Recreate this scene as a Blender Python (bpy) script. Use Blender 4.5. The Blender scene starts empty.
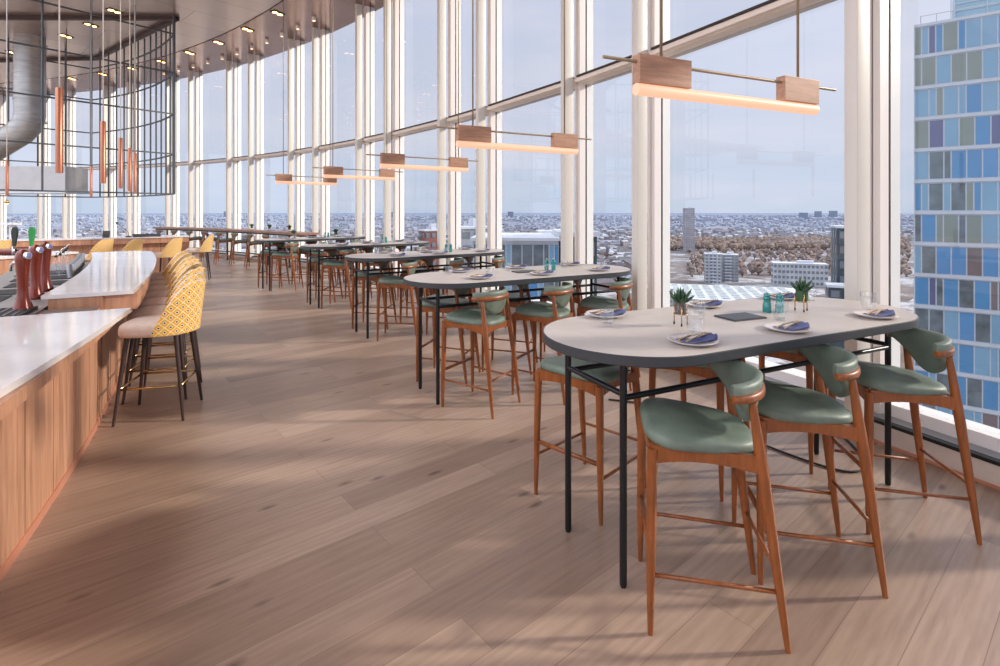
import bpy, bmesh, math, random
from mathutils import Vector, Matrix
R = math.radians
rng = random.Random(7)
scene = bpy.context.scene
COL = scene.collection

# ------------------------------------------------------------------ materials
def lin(c):
    def f(v):
        v /= 255.0
        return v / 12.92 if v <= 0.04045 else ((v + 0.055) / 1.055) ** 2.4
    return (f(c[0]), f(c[1]), f(c[2]), 1.0)

class NT:
    def __init__(self, m):
        self.t = m.node_tree
        self.n = self.t.nodes
    def new(self, typ, **kw):
        nd = self.n.new(typ)
        for k, v in kw.items():
            setattr(nd, k, v)
        return nd
    def link(self, a, b):
        self.t.links.new(a, b)
    def math(self, op, a, b=None, clamp=False):
        nd = self.n.new('ShaderNodeMath'); nd.operation = op; nd.use_clamp = clamp
        for i, v in enumerate((a, b)):
            if v is None: continue
            if isinstance(v, (int, float)): nd.inputs[i].default_value = v
            else: self.link(v, nd.inputs[i])
        return nd.outputs[0]
    def mix(self, fac, a, b, blend='MIX'):
        nd = self.n.new('ShaderNodeMix'); nd.data_type = 'RGBA'; nd.blend_type = blend
        for s, v in ((nd.inputs[0], fac), (nd.inputs[6], a), (nd.inputs[7], b)):
            if isinstance(v, (int, float, tuple)): s.default_value = v
            else: self.link(v, s)
        return nd.outputs[2]
    def ramp(self, fac, stops):
        nd = self.n.new('ShaderNodeValToRGB')
        e = nd.color_ramp.elements
        while len(e) < len(stops): e.new(0.5)
        for el, (p, c) in zip(e, stops):
            el.position = p; el.color = c if len(c) == 4 else (*c, 1)
        self.link(fac, nd.inputs[0])
        return nd.outputs[0]
    def coords(self, kind='Object', scale=(1, 1, 1), rot=(0, 0, 0)):
        tc = self.n.new('ShaderNodeTexCoord'); mp = self.n.new('ShaderNodeMapping')
        mp.inputs['Scale'].default_value = scale; mp.inputs['Rotation'].default_value = rot
        self.link(tc.outputs[kind], mp.inputs[0])
        return mp.outputs[0]
    def noise(self, vec, scale, detail=3, rough=0.5):
        nd = self.n.new('ShaderNodeTexNoise'); nd.inputs['Scale'].default_value = scale
        nd.inputs['Detail'].default_value = detail; nd.inputs['Roughness'].default_value = rough
        self.link(vec, nd.inputs['Vector'])
        return nd.outputs['Fac']

def mat(name, rgb, rough=0.5, metal=0.0, var=0.08, vscale=8.0, stretch=(1, 1, 1), emit=None, estr=0.0, bump=0.0, spec=0.5, coat=0.0, gain=None):
    """principled material with a procedural noise variation of its colour"""
    m = bpy.data.materials.new(name); m.use_nodes = True
    t = NT(m); b = t.n['Principled BSDF']
    b.inputs['Roughness'].default_value = rough; b.inputs['Metallic'].default_value = metal
    b.inputs['Specular IOR Level'].default_value = spec
    b.inputs['Coat Weight'].default_value = coat
    c = lin(rgb)
    if var > 0:
        v = t.coords('Object', stretch)
        n = t.noise(v, vscale, 4, 0.6)
        d = tuple(x * (1 - 2.2 * var) for x in c[:3]) + (1,); l = tuple(min(1, x * (1 + 2.2 * var)) for x in c[:3]) + (1,)
        t.link(t.ramp(n, [(0.25, d), (0.75, l)]), b.inputs['Base Color'])
        if bump:
            bp = t.new('ShaderNodeBump'); bp.inputs['Strength'].default_value = bump; bp.inputs['Distance'].default_value = 0.01
            t.link(n, bp.inputs['Height']); t.link(bp.outputs[0], b.inputs['Normal'])
    else:
        b.inputs['Base Color'].default_value = c
    if emit:
        b.inputs['Emission Color'].default_value = lin(emit); b.inputs['Emission Strength'].default_value = estr
    return m

M = {}
M['chair_wood'] = mat('chair_wood', (134, 75, 34), 0.38, var=0.16, vscale=14, stretch=(3, 3, 0.5), coat=0.15)
M['green'] = mat('green_leather', (104, 118, 105), 0.5, var=0.13, vscale=7, bump=0.08)
M['top'] = mat('table_linoleum', (188, 179, 172), 0.42, var=0.05, vscale=5)
M['edge'] = mat('table_edge', (52, 56, 60), 0.45, var=0.06, vscale=9)
M['black'] = mat('black_steel', (26, 29, 33), 0.35, 0.2, var=0.05)
M['black_matt'] = mat('black_matt', (20, 20, 22), 0.6, var=0.05)
M['stone'] = mat('white_quartz', (214, 208, 206), 0.09, var=0.03, vscale=3)
M['beige'] = mat('beige_upholstery', (204, 182, 167), 0.8, var=0.06, vscale=25)
M['dark_leg'] = mat('dark_walnut_leg', (52, 38, 36), 0.4, var=0.12, vscale=12, stretch=(3, 3, .5))
M['brass'] = mat('brass', (196, 158, 104), 0.25, 1.0, var=0.04)
M['rod'] = mat('bronze_rod', (158, 138, 112), 0.4, 0.35, var=0.04)
M['copper'] = mat('copper', (160, 104, 80), 0.38, 0.75, var=0.05)
M['tap'] = mat('red_copper_lacquer', (102, 32, 14), 0.26, 0.3, var=0.08, vscale=4, coat=0.2)
M['steel'] = mat('stainless_steel', (178, 180, 182), 0.28, 1.0, var=0.05)
M['duct'] = mat('galvanised_duct', (168, 168, 166), 0.42, 0.55, var=0.1, vscale=2, stretch=(1, 1, 6))
M['hood'] = mat('brushed_hood', (168, 165, 163), 0.4, 0.75, var=0.05, vscale=2)
M['cage'] = mat('cage_steel', (82, 86, 88), 0.5, 0.3, var=0.06)
M['cage_brown'] = mat('cage_brown', (66, 52, 50), 0.5, 0.3, var=0.06)
M['post'] = mat('post_paint', (218, 213, 203), 0.4, var=0.004)
M['mull'] = mat('mullion_alu', (238, 231, 226), 0.35, 0.0, var=0.004)
M['mull_white'] = mat('mullion_white', (248, 246, 244), 0.35, var=0.004)
M['gasket'] = mat('gasket', (54, 46, 44), 0.6, var=0.05)
M['transom'] = mat('transom_alu', (232, 218, 204), 0.4, 0.0, var=0.004)
M['curb'] = mat('curb_paint', (212, 200, 186), 0.6, var=0.03)
M['sill'] = mat('sill_metal', (150, 152, 156), 0.3, 0.6, var=0.05, vscale=3)
M['teal'] = mat('teal_lacquer', (22, 128, 122), 0.2, var=0.05, coat=0.5)
M['plate'] = mat('plate_glaze', (206, 198, 196), 0.25, var=0.06, vscale=30)
M['napkin'] = mat('blue_linen', (82, 90, 132), 0.85, var=0.2, vscale=30)
M['leaf'] = mat('succulent_leaf', (44, 76, 50), 0.5, var=0.2, vscale=30)
M['pebble'] = mat('pebble_soil', (96, 84, 78), 0.9, var=0.3, vscale=90)
M['pot_green'] = mat('pot_green', (50, 78, 46), 0.4, var=0.2, vscale=40)
M['slate'] = mat('menu_slate', (72, 70, 72), 0.5, var=0.05)
M['handle_green'] = mat('handle_green', (28, 140, 64), 0.3, var=0.06)
M['handle_dark'] = mat('handle_dark', (24, 48, 40), 0.3, var=0.06)
M['counter_wood'] = mat('walnut_top', (146, 104, 84), 0.4, var=0.1, vscale=5, stretch=(1, 1, 1))
M['pend_wood'] = mat('pendant_walnut', (174, 132, 106), 0.5, var=0.14, vscale=6, stretch=(1, 6, 9))
M['tube'] = mat('pendant_tube', (150, 120, 105), 0.5, var=0.0, emit=(255, 196, 160), estr=0.9)
M['lens'] = mat('lamp_lens', (255, 210, 150), 0.4, var=0.0, emit=(255, 186, 110), estr=9.0)
M['spot_lens'] = mat('spot_lens', (255, 220, 190), 0.4, var=0.0, emit=(255, 205, 160), estr=2.5)
M['string'] = mat('pendant_cord', (205, 196, 188), 0.6, var=0.03)
M['white'] = mat('white_plastic', (232, 230, 226), 0.5, var=0.02)

def glass_mat(name, tint, base=0.045):
    m = bpy.data.materials.new(name); m.use_nodes = True
    t = NT(m); t.n.remove(t.n['Principled BSDF']); out = t.n['Material Output']
    lw = t.new('ShaderNodeLayerWeight'); lw.inputs[0].default_value = 0.5
    p = t.math('POWER', lw.outputs['Facing'], 5.0)
    fac = t.math('ADD', t.math('MULTIPLY', p, 0.9), base, True)
    tr = t.new('ShaderNodeBsdfTransparent'); tr.inputs[0].default_value = tint
    gl = t.new('ShaderNodeBsdfGlossy'); gl.inputs['Roughness'].default_value = 0.02
    gl.inputs['Color'].default_value = (0.9, 0.95, 1, 1)
    n = t.noise(t.coords('Object'), 0.4, 1)
    mx = t.new('ShaderNodeMixShader'); t.link(t.math('MULTIPLY', fac, t.math('ADD', t.math('MULTIPLY', n, 0.2), 0.9)), mx.inputs[0])
    t.link(tr.outputs[0], mx.inputs[1]); t.link(gl.outputs[0], mx.inputs[2]); t.link(mx.outputs[0], out.inputs[0])
    return m
M['pane'] = glass_mat('facade_glass', (0.36, 0.37, 0.38, 1), 0.035)
M['tumbler'] = glass_mat('tumbler_glass', (0.975, 0.975, 0.975, 1), 0.05)

def floor_mat():
    m = bpy.data.materials.new('oak_planks'); m.use_nodes = True
    t = NT(m); b = t.n['Principled BSDF']
    v0 = t.coords('Object', rot=(0, 0, R(-40)))
    sh = t.new('ShaderNodeVectorMath'); sh.inputs[1].default_value = (200.3, 200.07, 0); t.link(v0, sh.inputs[0]); v = sh.outputs[0]
    br = t.new('ShaderNodeTexBrick'); br.offset = 0.37; br.offset_frequency = 2; br.squash = 1
    br.inputs['Scale'].default_value = 1.0; br.inputs['Brick Width'].default_value = 2.3; br.inputs['Row Height'].default_value = 0.2
    br.inputs['Mortar Size'].default_value = 0.0016; br.inputs['Mortar Smooth'].default_value = 0.3; br.inputs['Bias'].default_value = 0.0
    br.inputs['Color1'].default_value = (0, 0, 0, 1); br.inputs['Color2'].default_value = (1, 1, 1, 1); br.inputs['Mortar'].default_value = (0.5, 0.5, 0.5, 1)
    t.link(v, br.inputs['Vector'])
    tone = t.ramp(br.outputs['Color'], [(0.0, lin((152, 129, 113))), (0.5, lin((167, 143, 125))), (1.0, lin((179, 155, 137)))])
    # grain, offset plank by plank
    sep = t.new('ShaderNodeSeparateXYZ'); t.link(v, sep.inputs[0])
    cmb = t.new('ShaderNodeCombineXYZ')
    t.link(t.math('ADD', t.math('MULTIPLY', sep.outputs[0], 1.2), t.math('MULTIPLY', br.outputs['Color'], 7.0)), cmb.inputs[0])
    t.link(t.math('MULTIPLY', sep.outputs[1], 14.0), cmb.inputs[1])
    g1 = t.noise(cmb.outputs[0], 2.2, 6, 0.62)
    wv = t.new('ShaderNodeTexWave'); wv.wave_type = 'BANDS'; wv.bands_direction = 'Y'
    wv.inputs['Scale'].default_value = 0.55; wv.inputs['Distortion'].default_value = 9; wv.inputs['Detail'].default_value = 2; wv.inputs['Detail Scale'].default_value = 0.7
    t.link(cmb.outputs[0], wv.inputs['Vector'])
    grain = t.ramp(g1, [(0.3, (0.80, 0.78, 0.77, 1)), (0.55, (1, 1, 1, 1)), (0.8, (1.09, 1.09, 1.09, 1))])
    c = t.mix(1.0, tone, grain, 'MULTIPLY')
    c = t.mix(t.math('MULTIPLY', wv.outputs['Fac'], 0.16), c, lin((124, 98, 84)))
    # broad tonal patches
    big = t.noise(v, 0.5, 2)
    c = t.mix(1.0, c, t.ramp(big, [(0.3, (0.9, 0.88, 0.87, 1)), (0.7, (1.06, 1.06, 1.06, 1))]), 'MULTIPLY')
    # knots
    cm2 = t.new('ShaderNodeCombineXYZ')
    t.link(t.math('MULTIPLY', sep.outputs[0], 1.15), cm2.inputs[0]); t.link(t.math('MULTIPLY', sep.outputs[1], 3.2), cm2.inputs[1])
    vo = t.new('ShaderNodeTexVoronoi'); vo.inputs['Scale'].default_value = 1.8; t.link(cm2.outputs[0], vo.inputs['Vector'])
    wob = t.math('ADD', vo.outputs['Distance'], t.math('MULTIPLY', t.noise(v, 30, 3), 0.06))
    knot = t.ramp(wob, [(0.06, (1, 1, 1, 1)), (0.17, (0, 0, 0, 1))])
    sp = t.new('ShaderNodeSeparateColor'); t.link(vo.outputs['Color'], sp.inputs[0])
    knot = t.math('MULTIPLY', knot, t.math('GREATER_THAN', sp.outputs[0], 0.3))
    c = t.mix(t.math('MULTIPLY', knot, 0.7), c, lin((66, 50, 46)))
    mort = t.math('MULTIPLY', br.outputs['Fac'], 0.55)
    c = t.mix(mort, c, lin((86, 66, 56)))
    t.link(c, b.inputs['Base Color'])
    b.inputs['Roughness'].default_value = 0.36
    b.inputs['Specular IOR Level'].default_value = 0.55
    bp = t.new('ShaderNodeBump'); bp.inputs['Strength'].default_value = 0.12; bp.inputs['Distance'].default_value = 0.004
    t.link(t.math('SUBTRACT', g1, br.outputs['Fac']), bp.inputs['Height']); t.link(bp.outputs[0], b.inputs['Normal'])
    return m
M['floor'] = floor_mat()

def ceil_mat(name, rgb, rough):
    m = bpy.data.materials.new(name); m.use_nodes = True
    t = NT(m); b = t.n['Principled BSDF']
    v = t.coords('Object', rot=(0, 0, R(-48)))
    br = t.new('ShaderNodeTexBrick'); br.inputs['Scale'].default_value = 1.0
    br.inputs['Brick Width'].default_value = 2.4; br.inputs['Row Height'].default_value = 1.15; br.inputs['Mortar Size'].default_value = 0.008
    br.inputs['Color1'].default_value = lin(rgb); br.inputs['Color2'].default_value = lin(tuple(x * 0.94 for x in rgb)); br.inputs['Mortar'].default_value = lin(tuple(x * 0.6 for x in rgb))
    t.link(v, br.inputs['Vector']); t.link(br.outputs['Color'], b.inputs['Base Color'])
    b.inputs['Metallic'].default_value = 0.85; b.inputs['Roughness'].default_value = rough
    n = t.noise(v, 0.9, 2)
    bp = t.new('ShaderNodeBump'); bp.inputs['Strength'].default_value = 0.12; bp.inputs['Distance'].default_value = 0.05
    t.link(n, bp.inputs['Height']); t.link(bp.outputs[0], b.inputs['Normal'])
    return m
M['ceiling'] = ceil_mat('ceiling_metal', (196, 178, 170), 0.3)
M['ceiling_band'] = ceil_mat('ceiling_band_metal', (168, 138, 128), 0.2)

def bar_wood_mat():
    m = bpy.data.materials.new('bar_oak'); m.use_nodes = True
    t = NT(m); b = t.n['Principled BSDF']
    v = t.coords('Object', (1, 1, 0.09))
    n = t.noise(v, 26, 5, 0.65)
    n2 = t.noise(t.coords('Object', (1, 1, 0.02)), 9, 2)
    c = t.ramp(n, [(0.25, lin((150, 104, 80))), (0.55, lin((186, 138, 108))), (0.8, lin((206, 160, 130)))])
    c = t.mix(1.0, c, t.ramp(n2, [(0.35, (0.86, 0.84, 0.82, 1)), (0.65, (1.06, 1.06, 1.06, 1))]), 'MULTIPLY')
    t.link(c, b.inputs['Base Color']); b.inputs['Roughness'].default_value = 0.42
    return m
M['bar_wood'] = bar_wood_mat()
M['groove'] = mat('panel_groove', (74, 62, 40), 0.6, var=0.05)
M['toe'] = mat('toe_strip', (214, 150, 122), 0.4, 0.4, var=0.04)

def pattern_mat():
    """yellow printed fabric: diamond trellis with ringed blue dots (uses the shell's own UVs in metres)"""
    m = bpy.data.materials.new('yellow_print'); m.use_nodes = True
    t = NT(m); b = t.n['Principled BSDF']
    tc = t.new('ShaderNodeTexCoord'); sep = t.new('ShaderNodeSeparateXYZ'); t.link(tc.outputs['UV'], sep.inputs[0])
    k = 1 / 0.074
    a = t.math('MULTIPLY', t.math('ADD', sep.outputs[0], sep.outputs[1]), k); c = t.math('MULTIPLY', t.math('SUBTRACT', sep.outputs[0], sep.outputs[1]), k)
    fa = t.math('SUBTRACT', t.math('FRACT', a), 0.5); fc = t.math('SUBTRACT', t.math('FRACT', c), 0.5)
    mx = t.math('MAXIMUM', t.math('ABSOLUTE', fa), t.math('ABSOLUTE', fc))
    d = t.math('SQRT', t.math('ADD', t.math('MULTIPLY', fa, fa), t.math('MULTIPLY', fc, fc)))
    yel = lin((216, 168, 40)); wht = lin((226, 214, 196)); blu = lin((34, 40, 84)); org = lin((208, 132, 60))
    col = t.mix(t.math('GREATER_THAN', mx, 0.455), yel, wht)
    col = t.mix(t.math('LESS_THAN', mx, 0.33), col, org)
    col = t.mix(t.math('LESS_THAN', mx, 0.29), col, yel)
    col = t.mix(t.math('LESS_THAN', d, 0.21), col, wht)
    col = t.mix(t.math('LESS_THAN', d, 0.13), col, blu)
    n = t.noise(t.coords('Object'), 60, 2)
    col = t.mix(1.0, col, t.ramp(n, [(0.3, (0.9, 0.9, 0.9, 1)), (0.7, (1.06, 1.06, 1.06, 1))]), 'MULTIPLY')
    t.link(col, b.inputs['Base Color']); b.inputs['Roughness'].default_value = 0.75
    return m
M['print'] = pattern_mat()

# ------------------------------------------------------------------ mesh helpers
def frame_of(d):
    d = d.normalized()
    up = Vector((0, 0, 1)) if abs(d.z) < 0.95 else Vector((1, 0, 0))
    x = up.cross(d).normalized(); y = d.cross(x)
    return x, y

class MB:
    def __init__(self): self.bm = bmesh.new(); self.mi = 0
    def _mark(self, fs):
        for f in fs: f.material_index = self.mi
    def box(self, c, s, rz=0.0, bev=0.0, rot=None):
        r = bmesh.ops.create_cube(self.bm, size=1.0)
        vs = r['verts']; mt = Matrix.Translation(Vector(c)) @ (rot if rot is not None else Matrix.Rotation(rz, 4, 'Z')) @ Matrix.Diagonal((*s, 1))
        bmesh.ops.transform(self.bm, matrix=mt, verts=vs)
        fs = set(f for v in vs for f in v.link_faces); self._mark(fs)
        if bev:
            es = list(set(e for v in vs for e in v.link_edges))
            bmesh.ops.bevel(self.bm, geom=es, offset=bev, segments=2, profile=0.6, affect='EDGES')
        return self
    def rings(self, rings, closed=True, cap=True):
        """loft a list of vertex rings (lists of Vectors of one length)"""
        vv = [[self.bm.verts.new(p) for p in r] for r in rings]
        n = len(vv[0]); fs = []
        for a, b in zip(vv, vv[1:]):
            for i in range(n if closed else n - 1):
                j = (i + 1) % n
                fs.append(self.bm.faces.new((a[i], a[j], b[j], b[i])))
        if cap and closed:
            fs.append(self.bm.faces.new(list(reversed(vv[0])))); fs.append(self.bm.faces.new(vv[-1]))
        self._mark(fs)
        return self
    def tube(self, pts, rad, n=10, closed=False):
        pts = [Vector(p) for p in pts]
        if not isinstance(rad, (list, tuple)): rad = [rad] * len(pts)
        rs = []; px = None
        for i, p in enumerate(pts):
            if closed: d = pts[(i + 1) % len(pts)] - pts[i - 1]
            else: d = pts[min(i + 1, len(pts) - 1)] - pts[max(i - 1, 0)]
            d.normalize()
            if px is None: x, y = frame_of(d)
            else:
                x = (px - d * px.dot(d)).normalized(); y = d.cross(x)
            px = x
            rs.append([p + (x * math.cos(2 * math.pi * k / n) + y * math.sin(2 * math.pi * k / n)) * rad[i] for k in range(n)])
        if closed: rs.append(rs[0]); self.rings(rs, True, False)
        else: self.rings(rs)
        return self
    def bar(self, a, b, w, h):
        """rectangular bar from a to b"""
        a = Vector(a); b = Vector(b); x, y = frame_of(b - a)
        ring = lambda p: [p + x * (sx * w / 2) + y * (sy * h / 2) for sx, sy in ((-1, -1), (1, -1), (1, 1), (-1, 1))]
        return self.rings([ring(a), ring(b)])
    def lathe(self, prof, c=(0, 0, 0), n=20, mat4=None):
        c = Vector(c)
        rs = []
        for r, z in prof:
            ring = [Vector((max(r, 1e-4) * math.cos(2 * math.pi * k / n), max(r, 1e-4) * math.sin(2 * math.pi * k / n), z)) for k in range(n)]
            rs.append([(mat4 @ p if mat4 else p) + c for p in ring])
        return self.rings(rs)
    def poly(self, pts2, z0, z1):
        """extrude a 2D outline"""
        return self.rings([[Vector((x, y, z0)) for x, y in pts2], [Vector((x, y, z1)) for x, y in pts2]])
    def quad(self, *p):
        self._mark([self.bm.faces.new([self.bm.verts.new(q) for q in p])]); return self
    def sphere(self, c, s, sub=2, rot=None):
        r = bmesh.ops.create_icosphere(self.bm, subdivisions=sub, radius=1.0)
        mt = Matrix.Translation(Vector(c)) @ (rot if rot is not None else Matrix()) @ Matrix.Diagonal((*s, 1))
        bmesh.ops.transform(self.bm, matrix=mt, verts=r['verts'])
        self._mark(set(f for v in r['verts'] for f in v.link_faces)); return self
    def arcbox(self, C, r0, r1, a0, a1, z0, z1, seg=None, taper=None):
        seg = seg or max(1, int(abs(a1 - a0) / 0.8))
        P = lambda r, a: (C[0] + r * math.cos(R(a)), C[1] + r * math.sin(R(a)))
        rs = []
        for i in range(seg + 1):
            a = a0 + (a1 - a0) * i / seg
            p, q = P(r0, a), P(r1, a)
            rs.append([Vector((*p, z0)), Vector((*q, z0)), Vector((*q, z1)), Vector((*p, z1))])
        return self.rings(rs)
    def build(self, name, mats, parent=None, smooth=False, loc=None, sub=0, auto=None):
        bmesh.ops.recalc_face_normals(self.bm, faces=self.bm.faces[:])
        me = bpy.data.meshes.new(name); self.bm.to_mesh(me); self.bm.free()
        o = bpy.data.objects.new(name, me); COL.objects.link(o)
        for m in (mats if isinstance(mats, (list, tuple)) else [mats]): me.materials.append(m)
        if smooth:
            for p in me.polygons: p.use_smooth = True
            if auto:
                me.set_sharp_from_angle(angle=R(auto))
        if parent: o.parent = parent
        if loc: o.location = loc
        if sub:
            md = o.modifiers.new('sub', 'SUBSURF'); md.levels = sub; md.render_levels = sub
        return o

def tag(o, label=None, cat=None, group=None, kind=None):
    for k, v in (('label', label), ('category', cat), ('group', group), ('kind', kind)):
        if v: o[k] = v
    return o
def thing(name, loc=(0, 0, 0), rz=0.0, label=None, cat=None, group=None, kind=None):
    o = bpy.data.objects.new(name, None); COL.objects.link(o); o.empty_display_size = 0.1
    o.location = loc; o.rotation_euler = (0, 0, rz)
    return tag(o, label, cat, group, kind)
def dup(root, loc, rz, label=None, group=None):
    r = root.copy(); COL.objects.link(r); r.location = loc; r.rotation_euler = (0, 0, rz)
    if label: r['label'] = label
    if group: r['group'] = group
    for ch in root.children:
        c = ch.copy(); COL.objects.link(c); c.parent = r
        for g in ch.children:
            d = g.copy(); COL.objects.link(d); d.parent = c
    return r

class Maker:
    """first use builds the thing, later uses copy it and its parts"""
    def __init__(self, fn): self.fn = fn; self.first = None
    def __call__(self, loc, rz, label, group=None):
        if self.first is None:
            self.first = self.fn(); o = self.first
            o.location = loc; o.rotation_euler = (0, 0, rz); o['label'] = label
            if group: o['group'] = group
            return o
        return dup(self.first, loc, rz, label, group)

# ------------------------------------------------------------------ the curved tower: everything is concentric about C
C = (-27.787, -9.592)
def pol(r, a, z=0.0): return Vector((C[0] + r * math.cos(R(a)), C[1] + r * math.sin(R(a)), z))
RG = 33.5      # glass line
ZC = 6.83      # ceiling
A0, A1 = 4.0, 104.0

b = MB(); b.arcbox(C, 12, 33.3, -25, 118, -0.2, 0.0, 140); b.build('floor', M['floor'])
tag(bpy.data.objects['floor'], 'wide oak plank floor laid diagonally', 'floor', kind='structure')
b = MB(); b.arcbox(C, 26.2, 31.75, -25, 118, ZC, ZC + 0.2, 140)
tag(b.build('ceiling', M['ceiling']), 'grey brown metal panel ceiling', 'ceiling', kind='structure')
b = MB(); b.arcbox(C, 31.77, 33.75, -25, 118, ZC - 0.015, ZC + 0.2, 140)
tag(b.build('trim_1', M['ceiling_band']), 'darker polished metal ceiling band along the glass', 'trim', kind='structure')
# curb under the glass
t = thing('baseboard_facade', label='low cream curb with black edge and metal sill under the glass wall', cat='baseboard', kind='structure')
b = MB(); b.arcbox(C, 33.26, 33.62, A0, A1, -0.2, 0.145, 130); b.build('curb', M['curb'], t)
b = MB(); b.arcbox(C, 33.245, 33.30, A0, A1, 0.145, 0.168, 130); b.build('edge_strip', M['black_matt'], t)
b = MB(); b.arcbox(C, 33.30, 33.62, A0, A1, 0.145, 0.165, 130); b.build('sill', M['sill'], t)
b = MB(); b.arcbox(C, 33.255, 33.262, A0, A1, 0.0, 0.02, 130); b.build('base_strip', M['toe'], t)  # thin copper coloured strip along the foot of the curb

# posts alternate 4.05 / 2.37 degrees
angs = [23.81, 27.86, 30.23, 34.27, 36.66, 40.67, 43.1, 47.17, 49.65, 53.86, 56.25, 60.42, 62.94]
a = angs[-1]
while a < A1 - 6:
    a += 4.2; angs.append(a)
    a += 2.5; angs.append(a)
lo = []; a = 23.81
while True:
    a -= 2.38
    if a < A0 + 1: break
    lo.append(a); a -= 4.04
    if a < A0 + 1: break
    lo.append(a)
angs = sorted(lo + angs)

def local_box(b, a, r0, r1, w, z0, z1, off=0.0, bev=0.0):
    """box at angle a, radial span r0..r1, tangential width w"""
    rm = (r0 + r1) / 2; p = pol(rm, a); tx = Vector((-math.sin(R(a)), math.cos(R(a)), 0)) * off
    b.box((p.x + tx.x, p.y + tx.y, (z0 + z1) / 2), (r1 - r0, w, z1 - z0), R(a), bev)

ZT = 3.5
for i, a in enumerate(angs):
    nxt = angs[i + 1] if i + 1 < len(angs) else None
    w = thing('window_%d' % (i + 1), pol(RG, a), 0, 'tall %s glass bay of the curved window wall, with slim post' % ('wide' if nxt and nxt - a > 3 else 'narrow'), 'window', kind='structure')
    inv = -w.location
    def fin(b, name, m, **k):
        bmesh.ops.translate(b.bm, vec=inv, verts=b.bm.verts[:]); return b.build(name, m, w, **k)
    b = MB(); local_box(b, a, 33.14, 33.29, 0.095, 0.0, ZC - 0.02, 0, 0.012); fin(b, 'post', M['post'], smooth=True, auto=30)
    b = MB()
    local_box(b, a, 33.39, 33.49, 0.05, 0.165, ZC, -0.031); local_box(b, a, 33.39, 33.49, 0.05, 0.165, ZC, 0.031)
    fin(b, 'mullion', M['mull'])
    b = MB(); local_box(b, a, 33.405, 33.52, 0.10, 0.165, ZC, 0); fin(b, 'gasket', M['gasket'])
    b = MB(); local_box(b, a, 33.515, 33.63, 0.115, 0.0, ZC, 0); fin(b, 'outer_mullion', M['mull_white'])
    b = MB(); local_box(b, a, 33.28, 33.40, 0.035, ZT - 0.13, ZT - 0.04, 0); local_box(b, a, 33.28, 33.40, 0.05, ZT - 0.17, ZT - 0.13, 0); fin(b, 'bracket', M['transom'])
    if nxt is None: continue
    d0, d1 = 0.10, 0.10
    P = lambda r, z, aa: pol(r, aa, z)
    aa0 = a + math.degrees(0.055 / RG); aa1 = nxt - math.degrees(0.055 / RG)
    def straight(b, r0, r1, z0, z1):
        rs = []
        for aa in (aa0, aa1):
            p, q = pol(r0, aa), pol(r1, aa)
            rs.append([Vector((p.x, p.y, z0)), Vector((q.x, q.y, z0)), Vector((q.x, q.y, z1)), Vector((p.x, p.y, z1))])
        b.rings(rs)
    for nm, z0, z1 in (('glass_pane', 0.24, ZT - 0.09), ('glass_pane', ZT, ZC)):
        b = MB(); p, q = pol(RG, aa0), pol(RG, aa1)
        b.quad((q.x, q.y, z0), (p.x, p.y, z0), (p.x, p.y, z1), (q.x, q.y, z1))
        fin(b, nm, M['pane'])
    b = MB(); straight(b, 33.36, 33.60, ZT - 0.11, ZT - 0.02); straight(b, 33.30, 33.38, ZT - 0.10, ZT - 0.055); fin(b, 'transom', M['transom'])
    b = MB(); straight(b, 33.33, 33.58, ZT - 0.02, ZT); fin(b, 'transom_gasket', M['gasket'])
    b = MB(); straight(b, 33.42, 33.60, 0.165, 0.25); fin(b, 'bottom_frame', M['mull_white'])

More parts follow.
